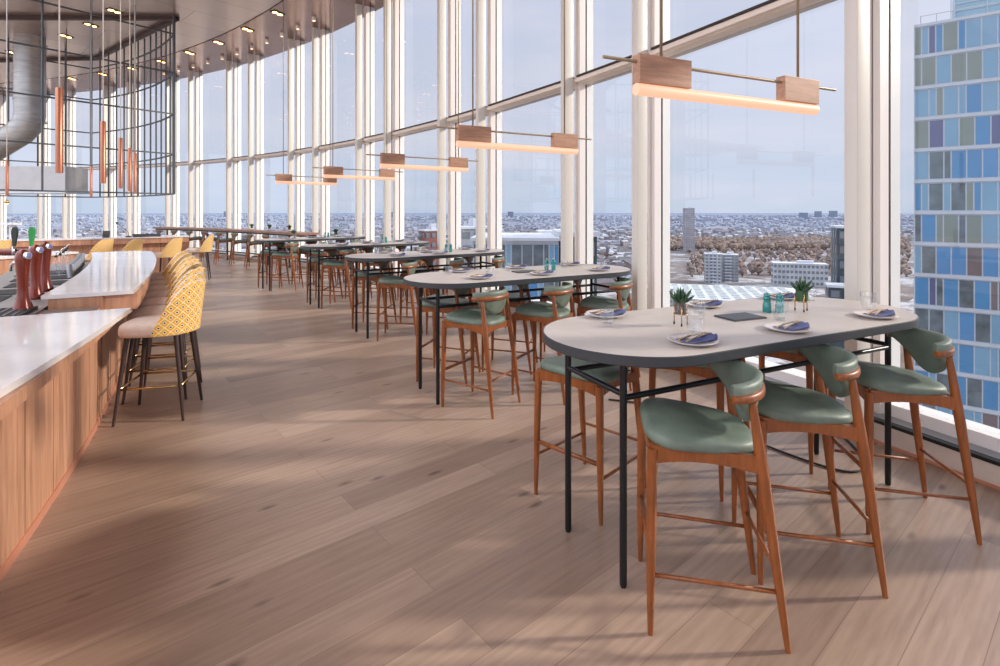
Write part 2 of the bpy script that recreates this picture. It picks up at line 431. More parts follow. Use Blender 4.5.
# ------------------------------------------------------------------ wooden bar stools with green seats
def wood_stool():
    t = thing('bar_stool'); t['category'] = 'bar stool'
    for sx in (-1, 1):
        b = MB(); b.tube([(sx * .22, .25, 0), (sx * .2185, .249, .10), (sx * .215, .247, .3), (sx * .209, .243, .6), (sx * .206, .24, .722)], [.0105, .014, .0185, .021, .022], 12)
        b.build('leg', M['chair_wood'], t, True, auto=50)
        b = MB(); b.tube([(sx * .215, -.25, 0), (sx * .212, -.238, .1), (sx * .206, -.213, .3), (sx * .197, -.175, .6), (sx * .193, -.16, .71), (sx * .188, -.132, .918)], [.0105, .014, .0185, .0225, .022, .0145], 12)
        b.build('leg', M['chair_wood'], t, True, auto=50)
    def rail(p, q, d0, d1, w, z1):
        p = Vector(p); q = Vector(q); dr = (q - p).normalized(); sd = Vector((-dr.y, dr.x, 0)) * (w / 2); rs = []
        for i in range(9):
            s = i / 8; e = (2 * s - 1) ** 2; dep = d1 + (d0 - d1) * e; c = p + (q - p) * s
            rs.append([c + sd + Vector((0, 0, z1 - dep)), c - sd + Vector((0, 0, z1 - dep)), c - sd + Vector((0, 0, z1)), c + sd + Vector((0, 0, z1))])
        return rs
    b = MB()
    b.rings(rail((-.2, .242, 0), (.2, .242, 0), .068, .046, .022, .735))
    b.rings(rail((-.2, -.162, 0), (.2, -.162, 0), .068, .048, .022, .715))
    for sx in (-1, 1): b.rings(rail((sx * .205, .24, .018), (sx * .194, -.162, 0), .07, .045, .024, .717))
    b.build('apron', M['chair_wood'], t, True, auto=40)
    # upholstered pad: broad front, narrow rear between the back legs
    b = MB(); N = 40
    def outl(k, z, dy=0.0):
        pts = []
        for i in range(N):
            th = 2 * math.pi * i / N; c, s = math.cos(th), math.sin(th)
            e = 0.52
            y = .043 + .222 * math.copysign(abs(s) ** e, s)
            x = math.copysign(abs(c) ** e, c)
            v = (y + .18) / .445
            hw = .172 + (.245 - .172) * min(1, max(0, v * 1.25)) ** 0.8
            sag = .012 * (1 - abs(x)) if k > .9 else 0
            pts.append(Vector((x * hw * k, (y - .043) * k + .043 + dy, z + zoff(y))))
        return pts
    def zoff(y): return 0.020 * ((y + .02) / .25)
    b.rings([outl(.93, .712), outl(.99, .717), outl(1.0, .730), outl(.99, .745), outl(.955, .757), outl(.86, .766), outl(.65, .768), outl(.4, .765), outl(.15, .763)])
    b.build('seat', M['green'], t, True)
    # back: curved band
    def arc(th, off=0.0, lean=0.0):
        return Vector(((.216 + off) * math.sin(th), -.026 - (.158 + off + lean) * math.cos(th), 0))
    b = MB(); rs = []; n = 28
    for i in range(n + 1):
        s = -1 + 2 * i / n; th = s * R(79); k = max(0.0, math.cos(th * 1.05)) ** 1.3
        z1 = .984 + .010 * k; z0 = .941 - .158 * k ** 1.1
        hw = .021 if abs(s) < .97 else .015
        ring = []
        m_ = (z0 + z1) / 2; h = (z1 - z0) / 2
        for j in range(12):
            p = 2 * math.pi * j / 12; e = .55
            cx = math.copysign(abs(math.cos(p)) ** e, math.cos(p)) * hw; cz = math.copysign(abs(math.sin(p)) ** e, math.sin(p)) * h
            q = arc(th, cx - .006, .03 * (m_ + cz - .9) / .1 * k); q.z = m_ + cz; ring.append(q)
        rs.append(ring)
    b.rings(rs); b.build('backrest', M['green'], t, True, auto=70)
    b = MB(); rs = []
    for i in range(n + 1):
        s = -1 + 2 * i / n; th = s * R(80); k = max(0.0, math.cos(th)) ** 0.6
        ring = []; z0, z1 = .920 - .004 * k, .945 + .010 * k; hw = .017 if abs(s) < .98 else .013
        for j in range(10):
            p = 2 * math.pi * j / 10; e = .6
            cx = math.copysign(abs(math.cos(p)) ** e, math.cos(p)) * hw; cz = math.copysign(abs(math.sin(p)) ** e, math.sin(p)) * (z1 - z0) / 2
            q = arc(th, cx + .022 * k); q.z = (z0 + z1) / 2 + cz; ring.append(q)
        rs.append(ring)
    b.rings(rs); b.build('back_rail', M['chair_wood'], t, True, auto=60)
    b = MB(); b.tube([(-.214, .246, .31), (.214, .246, .31)], .0125, 10); b.build('footrest', M['chair_wood'], t, True)
    for sx in (-1, 1):
        b = MB(); b.tube([(sx * .2165, .247, .232), (sx * .209, -.223, .215)], .0085, 8); b.build('stretcher', M['chair_wood'], t, True)
    b = MB(); b.tube([(-.206, -.215, .285), (.206, -.215, .285)], .0085, 8); b.build('stretcher', M['chair_wood'], t, True)
    return t
wood_stool_at = Maker(wood_stool)

# ------------------------------------------------------------------ oval high tables
TH = 1.05
def oval_table():
    t = thing('high_table'); t['category'] = 'table'
    L, W = 2.415, .90; r = W / 2; a = L / 2 - r
    def st(k):
        rr = r + k; pts = []
        for i in range(33):
            th = -math.pi / 2 + math.pi * i / 32; pts.append((a + rr * math.cos(th), rr * math.sin(th)))
        for i in range(33):
            th = math.pi / 2 + math.pi * i / 32; pts.append((-a + rr * math.cos(th), rr * math.sin(th)))
        return pts
    b = MB(); b.poly(st(-.006), TH - .03, TH); b.build('tabletop', M['top'], t)
    b = MB(); V = lambda k, z: [Vector((x, y, z)) for x, y in st(k)]
    b.rings([V(-.3, TH - .046), V(-.004, TH - .046), V(0, TH - .042), V(0, TH - .003), V(-.003, TH - .0005), V(-.007, TH - .0005)], True, False)
    b.build('edge_band', M['edge'], t, True, auto=35)
    for sx in (-1, 1):
        for sy in (-1, 1):
            b = MB(); b.lathe([(.013, 0), (.0165, .012), (.0165, TH - .046)], (sx * .997, sy * .221, 0), 12); b.build('leg', M['black'], t, True, auto=40)
    for sy in (-1, 1):
        b = MB(); b.tube([(-.997, sy * .221, .83), (.997, sy * .221, .83)], .0135, 10); b.build('rail', M['black'], t, True, auto=50)
    for sx in (-1, 1):
        b = MB(); b.tube([(sx * .997, -.221, .845), (sx * .997, .221, .845)], .0135, 10); b.build('end_rail', M['black'], t, True, auto=50)
    return t
oval_at = Maker(oval_table)

# ------------------------------------------------------------------ table settings
def plate_fn():
    b = MB(); b.lathe([(.065, 0), (.07, .003), (.092, .008), (.108, .016), (.1115, .0185), (.110, .020), (.092, .0125), (.072, .007), (.01, .006)], n=36)
    o = b.build('plate', M['plate'], None, True); o['category'] = 'plate'; return o
def napkin_fn():
    b = MB(); rs = []
    # a soft folded band with a rolled, raised right end
    for i in range(15):
        q = i / 14; x = -.100 + .200 * q
        w = .040 + .006 * math.sin(q * 7) if q < .8 else .046 - .12 * (q - .8)
        h = .005 + .002 * math.sin(q * 9) + .009 * max(0, q - .6) / .4
        base = .0155 + abs(q - .5) ** 2 * .03
        ring = []
        for j in range(14):
            p = 2 * math.pi * j / 14
            ring.append(Vector((x, math.cos(p) * w + .008 * math.sin(q * 5), base + max(0, math.sin(p)) ** .6 * h * (1 + .35 * math.sin(p * 4 + q * 5)))))
        rs.append(ring)
    b.rings(rs); o = b.build('napkin', M['napkin'], None, True); o['category'] = 'napkin'; return o
def knife_fn():
    b = MB(); b.rings([[Vector((x, y0, z)) for x, y0, z in r] for r in (
        ((-.1, -.006, .03), (-.1, .006, .03), (-.1, .006, .035), (-.1, -.006, .035)),
        ((-.01, -.005, .036), (-.01, .005, .036), (-.01, .005, .041), (-.01, -.005, .041)),
        ((0, -.008, .036), (0, .008, .036), (0, .008, .038), (0, -.008, .038)),
        ((.07, -.009, .036), (.07, .008, .036), (.07, .008, .0375), (.07, -.009, .0375)),
        ((.1, -.001, .036), (.1, .006, .036), (.1, .006, .037), (.1, -.001, .037)))])
    o = b.build('knife', M['brass'], None); o['category'] = 'knife'; return o
def fork_fn():
    b = MB(); b.rings([[Vector(p) for p in r] for r in (
        ((-.1, -.005, .03), (-.1, .005, .03), (-.1, .005, .034), (-.1, -.005, .034)),
        ((.03, -.003, .037), (.03, .003, .037), (.03, .003, .040), (.03, -.003, .040)),
        ((.045, -.011, .036), (.045, .011, .036), (.045, .011, .038), (.045, -.011, .038)),
        ((.06, -.012, .036), (.06, .012, .036), (.06, .012, .038), (.06, -.012, .038)))])
    for k in range(4):
        y = -.0105 + .007 * k; b.bar((.058, y, .037), (.1, y, .039), .003, .002)
    o = b.build('fork', M['brass'], None); o['category'] = 'fork'; return o
def glass_fn():
    b = MB(); b.lathe([(.03, 0), (.033, .004), (.038, .075), (.0365, .075), (.031, .010), (.002, .009)], n=24)
    o = b.build('tumbler', M['tumbler'], None, True, auto=50); o['category'] = 'glass'; return o
def stem_fn():
    b = MB(); b.lathe([(.028, 0), (.034, .01), (.043, .05), (.044, .085), (.040, .108), (.0388, .108), (.0425, .085), (.0415, .05), (.033, .013), (.002, .009)], n=24)
    o = b.build('wine_tumbler', M['tumbler'], None, True, auto=50); o['category'] = 'glass'; return o
def mill_fn():
    t = thing('pepper_mill'); t['category'] = 'pepper mill'
    b = MB(); b.lathe([(r_ * 1.0, z_ * .82) for r_, z_ in ((.0235, 0), (.0245, .004), (.0245, .05), (.021, .066), (.0185, .08), (.021, .09), (.021, .094), (.006, .095))], n=20); b.build('body', M['teal'], t, True, auto=50)
    b = MB(); b.lathe([(r_ * 1.0, z_ * .82) for r_, z_ in ((.019, .0955), (.0215, .098), (.021, .108), (.016, .115), (.0195, .12), (.018, .13), (.009, .135), (.004, .136))], n=20); hd = b.build('head', M['teal'], t, True, auto=50)
    b = MB(); b.lathe([(r_ * 1.0, z_ * .82) for r_, z_ in ((.004, .135), (.0065, .138), (.0065, .144), (.003, .147))], n=12); b.build('knob', M['steel'], hd, True)
    return t
def plant_fn(green):
    t = thing('potted_succulent'); t['category'] = 'plant'
    b = MB(); b.lathe([(.03, .055), (.034, .058), (.034, .125), (.031, .125), (.031, .07), (.002, .07)], n=20)
    pt = b.build('pot', M['pot_green'] if green else M['tumbler'], t, True, auto=50)
    b = MB(); b.lathe([(.0305, .06), (.0305, .11), (.001, .116)], n=20); b.build('soil', M['pebble'], pt, True)
    for k in range(3):
        an = R(90 + 120 * k + 20); x, y = .038 * math.cos(an), .038 * math.sin(an)
        b = MB(); b.tube([(x, y, .0), (x, y, .105)], .003, 8); sl = b.build('stand_leg', M['brass'], t, True)
        b = MB(); b.tube([(x, y, 0), (x, y, .012)], .0045, 8); b.build('foot', M['black_matt'], sl, True)
    b = MB(); b.tube([(.037 * math.cos(R(k * 15)), .037 * math.sin(R(k * 15)), .06) for k in range(24)], .0025, 6, True); b.build('ring', M['brass'], t, True)
    b = MB(); rg = random.Random(3)
    for k in range(22):
        an = k * 2.4; el = R(82 - 62 * (k / 22)) ; ln = .055 + .035 * rg.random()
        d = Vector((math.cos(an) * math.cos(el), math.sin(an) * math.cos(el), math.sin(el))); p0 = Vector((0, 0, .112)) + d * .006
        b.tube([p0, p0 + d * ln * .45, p0 + d * ln * .8 + Vector((0, 0, .004)), p0 + d * ln + Vector((0, 0, .008))], [.0075, .0095, .006, .001], 6)
    b.build('leaves', M['leaf'], t, True)
    return t
plate_at, napkin_at, knife_at, fork_at, tumbler_at, stem_at, mill_at = map(Maker, (plate_fn, napkin_fn, knife_fn, fork_fn, glass_fn, stem_fn, mill_fn))
plantA_at = Maker(lambda: plant_fn(False)); plantB_at = Maker(lambda: plant_fn(True))
def menu_fn():
    t = thing('menu'); t['category'] = 'menu'
    b = MB(); b.box((0, 0, .003), (.235, .155, .006), 0, .001); b.build('cover', M['slate'], t)
    b = MB(); b.box((0, 0.0, .0075), (.228, .148, .003), 0); b.build('page', M['edge'], t)
    return t
menu_at = Maker(menu_fn)

NAME = ['closest oval table', 'second closest oval table', 'third closest oval table', 'fourth closest oval table', 'farthest oval table']
TAB = [(1.347, 2.933, .445), (.242, 5.145, .494), (-1.008, 7.518, .592), (-2.425, 9.682, .66), (-4.147, 11.631, .72)]
W180 = R(180)
# local x, y, world facing angle of every stool: near side then far side, each from aisle end to window end
ST = [
    [(-.737, -.44, 170), (-.105, -.435, 170), (.709, -.426, 170), (-.66, .49, 227), (.10, .38, 227), (.86, .36, 227)],
    [(-.668, -.40, 148), (.0, -.42, 150), (.71, -.42, 155), (-.62, .42, 165), (.08, .42, 168), (.78, .42, 170)],
    [(-.61, -.383, 180), (.08, -.40, 176), (.76, -.40, 176), (-.647, .45, 175), (.05, .42, 178), (.75, .42, 178)],
    [(-.65, -.30, 180), (.05, -.36, 180), (.74, -.36, 178), (-.65, .45, 180), (.05, .42, 178), (.75, .42, 178)],
    [(-.66, -.29, 182), (.05, -.36, 182), (.74, -.36, 180), (-.70, .42, 182), (.02, .42, 180), (.72, .42, 180)],
]
POSN = ['aisle end', 'middle', 'window end']
for ti, (cx, cy, th) in enumerate(TAB):
    c, s = math.cos(th), math.sin(th)
    W = lambda x, y, z=0.0: (cx + c * x - s * y, cy + s * x + c * y, z)
    tl = ['oval grey topped high table nearest the camera, with two succulents on it', 'second oval high table from the camera, partly behind the nearest one', 'third oval high table from the camera, middle of the row of five',
          'fourth oval high table from the camera, along the window wall', 'farthest oval high table, last before the long window counter'][ti]
    oval_at((cx, cy, 0), th, tl, 'oval high tables along the window wall')
    for k, (x, y, fa) in enumerate(ST[ti]):
        side = 'near' if k < 3 else 'far'
        wood_stool_at(W(x, y), R(fa - 90), 'green seated stool, %s side of %s, %s' % (side, NAME[ti], POSN[k % 3]), 'green seated wooden stools at the oval tables')
    z = TH
    pl = [(-.657, -.289), (-.037, -.308), (.724, -.299), (-.648, .375), (.10, .36), (.798, .35)]
    if ti > 0: pl = [(-.6, -.22), (.04, -.24), (.737, -.23), (-.553, .33), (.10, .345), (.767, .32)]
    for k, (x, y) in enumerate(pl):
        side = 'near' if k < 3 else 'far'
        plate_at(W(x, y, z), th, 'white plate, %s edge of %s, %s' % (side, NAME[ti], POSN[k % 3]), 'plates on the oval tables')
        ro = th + (R(4) if k < 3 else R(-4))
        pos = W(x, y, z)
        napkin_at(W(x + .01, y - .02 if k < 3 else y - .015, z), ro, 'folded blue napkin, %s edge of %s, %s' % (side, NAME[ti], POSN[k % 3]), 'blue napkins on plates')
        if ti < 2:
            knife_at(W(x - .005, y + .004, z - .003), ro + R(10), 'gold knife on napkin, %s edge of %s, %s' % (side, NAME[ti], POSN[k % 3]), 'gold knives')
            fork_at(W(x + .005, y - .022, z - .002), ro + R(14), 'gold fork on napkin, %s edge of %s, %s' % (side, NAME[ti], POSN[k % 3]), 'gold forks')
        if ti == 0:
            gx, gy = [(-.479, -.13), (.163, -.12), (.944, -.14), (-.747, .226), (-.075, .225), (.93, .22)][k]
            if k < 3: stem_at(W(gx, gy, z), th, 'rounded water glass behind near plate of %s, %s' % (NAME[ti], POSN[k % 3]), 'rounded water glasses')
            else: tumbler_at(W(gx, gy, z), th, 'small clear tumbler beside far plate of %s, %s' % (NAME[ti], POSN[k % 3]), 'clear tumblers')
        else:
            tumbler_at(W(x + (.17 if k < 3 else -.17), y + (.14 if k < 3 else -.14), z), th, 'small clear tumbler by %s plate of %s, %s' % (side, NAME[ti], POSN[k % 3]), 'clear tumblers')
    for q, (x, y) in enumerate([(.301, .065), (.352, .020)]):
        mill_at(W(x, y, z), th, 'teal lacquered mill, the %s of the pair on the %s' % (('left', 'right')[q], NAME[ti]), 'teal salt and pepper mills')
    menu_at(W(.02, .02, z), th + R(-4), 'dark grey menu lying on the %s' % NAME[ti], 'dark menus')
    if ti in (0, 4):
        plantA_at(W(-.425, .018, z), th, 'spiky succulent in a clear glass pot on brass legs, %s' % NAME[ti])
        plantB_at(W(.519, -.004, z), th, 'spiky succulent in a green pot on brass legs, %s' % NAME[ti])

# ------------------------------------------------------------------ linear pendants over the tables
def pendant_fn():
    t = thing('linear_pendant'); t['category'] = 'pendant lamp'
    z = 2.268
    b = MB(); b.tube([(-.70, 0, z), (.655, 0, z)], .031, 16); b.build('light_tube', M['tube'], t, True, auto=50)
    for x0, x1 in ((-.70, -.36), (.35, .65)):
        b = MB(); b.box(((x0 + x1) / 2, 0, z + .1025), (x1 - x0, .06, .145), 0, .003); b.build('wood_block', M['pend_wood'], t)
    b = MB(); b.tube([(-.90, 0, z + .14), (.84, 0, z + .14)], .0085, 10); b.build('cross_rod', M['rod'], t, True, auto=50)
    for x in (-.54, .50):
        b = MB(); b.tube([(x, 0, z + .165), (x, 0, ZC)], .0075, 8); b.build('hanging_rod', M['rod'], t, True)
    return t
pend_at = Maker(pendant_fn)
pn = ['nearest linear pendant with glowing tube and two wood blocks, top right', 'second linear pendant from the camera, glowing tube and wood blocks', 'third linear pendant from the camera, glowing tube and wood blocks',
      'fourth linear pendant from the camera, glowing tube and wood blocks', 'farthest linear pendant, smallest and leftmost glowing tube']
for ti, (cx, cy, th) in enumerate(TAB):
    pend_at((cx + (-.02, -.02, -.03, -.13, -.11)[ti], cy, 0), [.42, .494, .575, .65, .72][ti], pn[ti], 'linear pendants over the oval tables')

# ------------------------------------------------------------------ the bar
ZB = 1.0
def bar_section(label, a0, a1, a_top, group):
    """a0..a1 front, a_top: where the raised top stops (a lower font bay follows)"""
    t = thing('bar_counter', pol(28.2, (a0 + a1) / 2), 0, label, 'bar counter', group); inv = -t.location
    def fin(b, nm, m, **k):
        bmesh.ops.translate(b.bm, vec=inv, verts=b.bm.verts[:]); return b.build(nm, m, t, **k)
    b = MB(); b.arcbox(C, 27.86, 28.17, a0 + .02, a_top - .02, 0.0, ZB - .035)
    if a_top < a1 - .1: b.arcbox(C, 27.86, 28.17, a_top - .02, a1 - .02, 0.0, .86)
    fin(b, 'carcass', M['groove'])
    step = math.degrees(.43 / 28.2); n = max(1, int(round((a1 - a0) / step))); st = (a1 - a0) / n
    for i in range(n):
        q0, q1 = a0 + i * st + .011, a0 + (i + 1) * st - .011
        b = MB(); b.arcbox(C, 28.16, 28.2, q0, q1, .05, ZB - .035 if q1 < a_top + .3 else .895, 2); fin(b, 'front_panel', M['bar_wood'])
    b = MB(); b.arcbox(C, 28.1, 28.43, a0 + .01, a_top - .01, ZB - (.16 if a_top == a1 else .085), ZB - .03); fin(b, 'apron', M['bar_wood'])
    b = MB(); b.arcbox(C, 28.15, 28.208, a0, a1, 0, .05); fin(b, 'toe_strip', M['toe'])
    if a_top < a1 - .1:
        b = MB(); b.arcbox(C, 27.86, 28.2, a_top + .01, a1 - .02, .86, .90); fin(b, 'bay_top', M['steel'])
    for aa in (a0, a_top):
        b = MB(); p = pol(28.03, aa)
        b.box((p.x, p.y, (ZB - .03) / 2), (.34, .03, ZB - .03), R(aa)); fin(b, 'end_panel', M['bar_wood'])
    return t
bar_section('near section of the timber fronted bar, at the left edge', 8.0, 29.15, 27.2, 'bar sections')
bar_section('second section of the timber fronted bar, behind the bar stools', 29.35, 39.6, 39.6, 'bar sections')
def worktop(label, a0, a1, round_far, r1=28.45):
    pts = []
    r0 = 27.82
    n = 40
    for i in range(n + 1):
        a = a0 + (a1 - a0) * i / n
        k = max(0.0, (a - (a1 - .9)) / .9) if round_far else 0
        ra = 28.40 + .18 * (a - 29) / 10 if round_far else 28.39 + .11 * min(1, max(0, (a - 23.6) / 3.8))
        pts.append(pol(ra - .28 * (1 - math.sqrt(max(0, 1 - k * k))), a).xy)
    for i in range(n + 1):
        a = a1 + (a0 - a1) * i / n; pts.append(pol(r0, a).xy)
    b = MB(); b.poly([(p.x, p.y) for p in pts], ZB - .03, ZB)
    o = b.build('worktop', M['stone']); return tag(o, label, 'worktop', 'white stone worktops')
worktop('white stone worktop on the near bar section, cut off by the left edge', 7.9, 27.4, False, 28.5)
worktop('white stone worktop on the second bar section, with rounded far end', 29.3, 39.8, True)

# work surface inside the bar with sunken trays
t = thing('bar_work_surface', pol(27.4, 33), 0, 'stainless work surface inside the bar behind the beer fonts', 'work surface'); inv = -t.location
b = MB(); b.arcbox(C, 27.0, 27.83, 27.6, 38.4, .86, .90, 24); bmesh.ops.translate(b.bm, vec=inv, verts=b.bm.verts[:]); b.build('top', M['hood'], t)
b = MB(); b.arcbox(C, 27.05, 27.8, 27.8, 38.3, 0, .86, 24); bmesh.ops.translate(b.bm, vec=inv, verts=b.bm.verts[:]); b.build('cabinet', M['bar_wood'], t)
for a0_, a1_, r0_, r1_ in ((32.6, 33.4, 27.25, 27.72), (33.8, 34.6, 27.2, 27.7), (35.0, 36.0, 27.15, 27.7), (30.2, 31.2, 27.1, 27.45), (31.4, 32.2, 27.1, 27.45)):
    b = MB(); b.arcbox(C, r0_, r1_, a0_, a1_, .898, .908, 3); bmesh.ops.translate(b.bm, vec=inv, verts=b.bm.verts[:]); b.build('drain_tray', M['black_matt'], t)
def drip():
    t = thing('drip_tray', pol(27.55, 28.9, .90), R(28.9), 'black slatted drip tray under the beer fonts', 'drip tray')
    b = MB(); b.box((0, 0.0, .012), (.5, .42, .024), 0, .003); b.build('tray', M['black_matt'], t)
    for k in range(9):
        b = MB(); b.box((-.21 + .052 * k, 0, .027), (.012, .38, .006)); b.build('slat', M['steel'], t)
    return t
drip()

def font_fn():
    t = thing('beer_font'); t['category'] = 'beer tap'
    b = MB(); b.lathe([(.062, 0), (.066, .008), (.060, .03), (.047, .07), (.036, .12), (.034, .18), (.037, .26), (.043, .33), (.047, .38), (.047, .405), (.043, .43), (.033, .45), (.015, .462), (.002, .465)], n=28)
    b.build('column', M['tap'], t, True)
    mt = Matrix.Rotation(R(78), 4, 'Y')
    b = MB(); b.lathe([(.0, 0), (.028, 0), (.030, .006), (.027, .014), (.022, .016), (.0, .017)], (.038, 0, .418), 20, mt); bd = b.build('badge', M['steel'], t, True, auto=40)
    b = MB(); b.lathe([(.018, .0), (.018, .004), (.0, .005)], (.054, 0, .4205), 20, mt); b.build('badge_disc', mat('badge_blue', (84, 88, 140), .3, var=.1, vscale=60), bd, True, auto=40)
    b = MB(); b.tube([(-.035, 0, .36), (-.085, 0, .365), (-.11, 0, .345), (-.115, 0, .30)], [.012, .012, .011, .009], 10); b.build('spout', M['steel'], t, True)
    return t
font_at = Maker(font_fn)
for (x, y, lb) in ((-3.57, 3.92, 'nearest copper red beer font, biggest of the three columns'), (-3.97, 4.48, 'middle copper red beer font of the three columns'), (-4.27, 4.92, 'farthest copper red beer font of the three columns')):
    font_at((x, y, .90), R(-12), lb, 'copper red beer fonts')
# pipe tower with two tap handles at the frame edge
t = thing('beer_pipe_tower', (-4.75, 4.75, .90), R(8), 'horizontal copper beer pipe with a green and a dark tap handle', 'beer tap')
b = MB(); b.tube([(-.9, 0, .375), (.52, 0, .375)], .032, 16); b.build('pipe', M['tap'], t, True, auto=50)
b = MB(); b.lathe([(.05, 0), (.05, .01), (.033, .03), (.033, .37)], (-.7, 0, 0), 18); b.build('stand', M['tap'], t, True)
for x, mm in ((.33, 'handle_dark'), (.47, 'handle_green')):
    b = MB(); b.tube([(x, -.02, .39), (x + .02, -.07, .42), (x + .03, -.085, .36)], [.016, .014, .01], 10); b.build('faucet', M['steel'], t, True)
    b = MB(); b.rings([[Vector((x + dx + .015 * (k / 5), dy - .03 - .015 * k / 5, .43 + .035 * k)) for dx, dy in ((-w, -.01), (w, -.01), (w, .012), (-w, .012))] for k, w in enumerate((.009, .012, .017, .022, .024, .014))])
    b.build('tap_handle', M[mm], t, True, auto=40)

# cups, shakers and pourer bottles along the inner edge
def shaker_fn():
    b = MB(); b.lathe([(.033, 0), (.036, .003), (.045, .16), (.0435, .16), (.034, .006), (.001, .005)], n=18)
    o = b.build('mixing_tin', M['steel'], None, True, auto=40); o['category'] = 'cup'; return o
shaker_at = Maker(shaker_fn)
def pour_fn():
    t = thing('pourer_bottle'); t['category'] = 'bottle'
    b = MB(); b.lathe([(.036, 0), (.038, .004), (.038, .14), (.03, .165), (.014, .19), (.013, .23), (.0, .23)], n=16); b.build('bottle', M['tumbler'], t, True)
    b = MB(); b.lathe([(.015, .225), (.015, .245), (.008, .25)], n=12); b.build('stopper', M['black_matt'], t, True)
    b = MB(); b.tube([(0, 0, .245), (.004, 0, .275), (.02, 0, .30)], .005, 8); b.build('spout', M['steel'], t, True)
    return t
pour_at = Maker(pour_fn)
for k in range(9):
    p = pol(27.70, 33.9 + .46 * k, .90)
    shaker_at((p.x, p.y, p.z), 0, 'steel mixing tin %s along the inner bar edge' % ('nearest the beer fonts' if k == 0 else 'farthest from the beer fonts' if k == 8 else ['', 'second', 'third', 'fourth', 'fifth', 'sixth', 'seventh', 'eighth'][k] + ' in line from the beer fonts'), 'steel mixing tins in a line')
for k in range(5):
    p = pol(27.55, 34.3 + .8 * k, .90)
    pour_at((p.x, p.y, p.z), R(20), 'clear bottle with steel pourer, %s behind the mixing tins' % ['first', 'second', 'third', 'fourth', 'last'][k], 'pourer bottles')

# back counter inside the bar
P0, P1 = Vector((-7.35, 6.2, 0)), Vector((-6.72, 8.35, 0))
d = (P1 - P0).normalized(); ang = math.atan2(d.y, d.x)
t = thing('back_counter', (P0.x, P0.y, 0), ang, 'timber back counter with white top inside the bar, at the left edge', 'counter')
Lb = (P1 - P0).length
b = MB(); b.box((Lb / 2, .3, ZB - .015), (Lb, .62, .03)); b.build('top', M['stone'], t)
b = MB(); b.box((Lb / 2, .31, (ZB - .03) / 2), (Lb - .02, .56, ZB - .03)); b.build('body', M['bar_wood'], t)

# far counter
F0, F1 = Vector((-7.5, 12.65, 0)), Vector((-13.2, 8.64, 0))
d = (F1 - F0).normalized(); ang = math.atan2(d.y, d.x); fn_ = Vector((-d.y, d.x, 0))   # toward the camera side
t = thing('far_counter', (F0.x, F0.y, 0), ang, 'far timber counter with white top behind the yellow backed stools', 'counter')
Lf = (F1 - F0).length
b = MB(); b.box((Lf / 2, -.30, 1.035), (Lf, .66, .03)); b.build('top', M['stone'], t)
b = MB(); b.box((Lf / 2, -.30, .96), (Lf - .02, .62, .12)); b.build('apron', M['bar_wood'], t)
nn = 12
for k in range(nn):
    b = MB(); b.box((Lf * (k + .5) / nn, -.14, .45), (Lf / nn - .012, .03, .9)); b.build('front_panel', M['bar_wood'], t)
b = MB(); b.box((.05, -.33, .45), (.05, .36, .9)); b.build('end_panel', M['bar_wood'], t)
b = MB(); b.box((Lf / 2, -.33, .45), (Lf - .12, .34, .88)); b.build('carcass', M['groove'], t)
def on_far(tt, off, z=1.05):
    p = F0 + d * tt - fn_ * off; return (p.x, p.y, z)
o = thing('card_reader', on_far(1.62, .30), ang + .3, 'dark card terminal standing on the far counter', 'card terminal')
b = MB(); b.box((0, 0, .012), (.10, .16, .024), 0, .004); b.build('base', M['black_matt'], o)
b = MB(); b.box((0, 0.02, .085), (.14, .02, .13), 0, .004, Matrix.Rotation(R(-18), 4, 'X')); b.build('screen', M['slate'], o)
o = thing('tray', on_far(.85, .25), ang, 'long dark tray lying on the far counter', 'tray')
b = MB(); b.box((0, 0, .01), (.55, .3, .02), 0, .004); b.build('base', M['black_matt'], o)
for sy in (-1, 1):
    b = MB(); b.box((0, sy * .145, .035), (.55, .012, .04)); b.build('rim', M['slate'], o)
o = thing('desk_lamp', on_far(1.2, .3), ang, 'thin dark desk lamp arm on the far counter', 'lamp')
b = MB(); b.lathe([(.06, 0), (.06, .015), (.01, .02)], n=16); b.build('base', M['black_matt'], o, True, auto=40)
b = MB(); b.tube([(0, 0, .015), (.0, .0, .1), (.24, 0, .34)], .006, 8); b.build('arm', M['black_matt'], o, True)
b = MB(); b.tube([(.24, 0, .34), (.20, 0, .30)], [.012, .03], 12); b.build('shade', M['black_matt'], o, True)

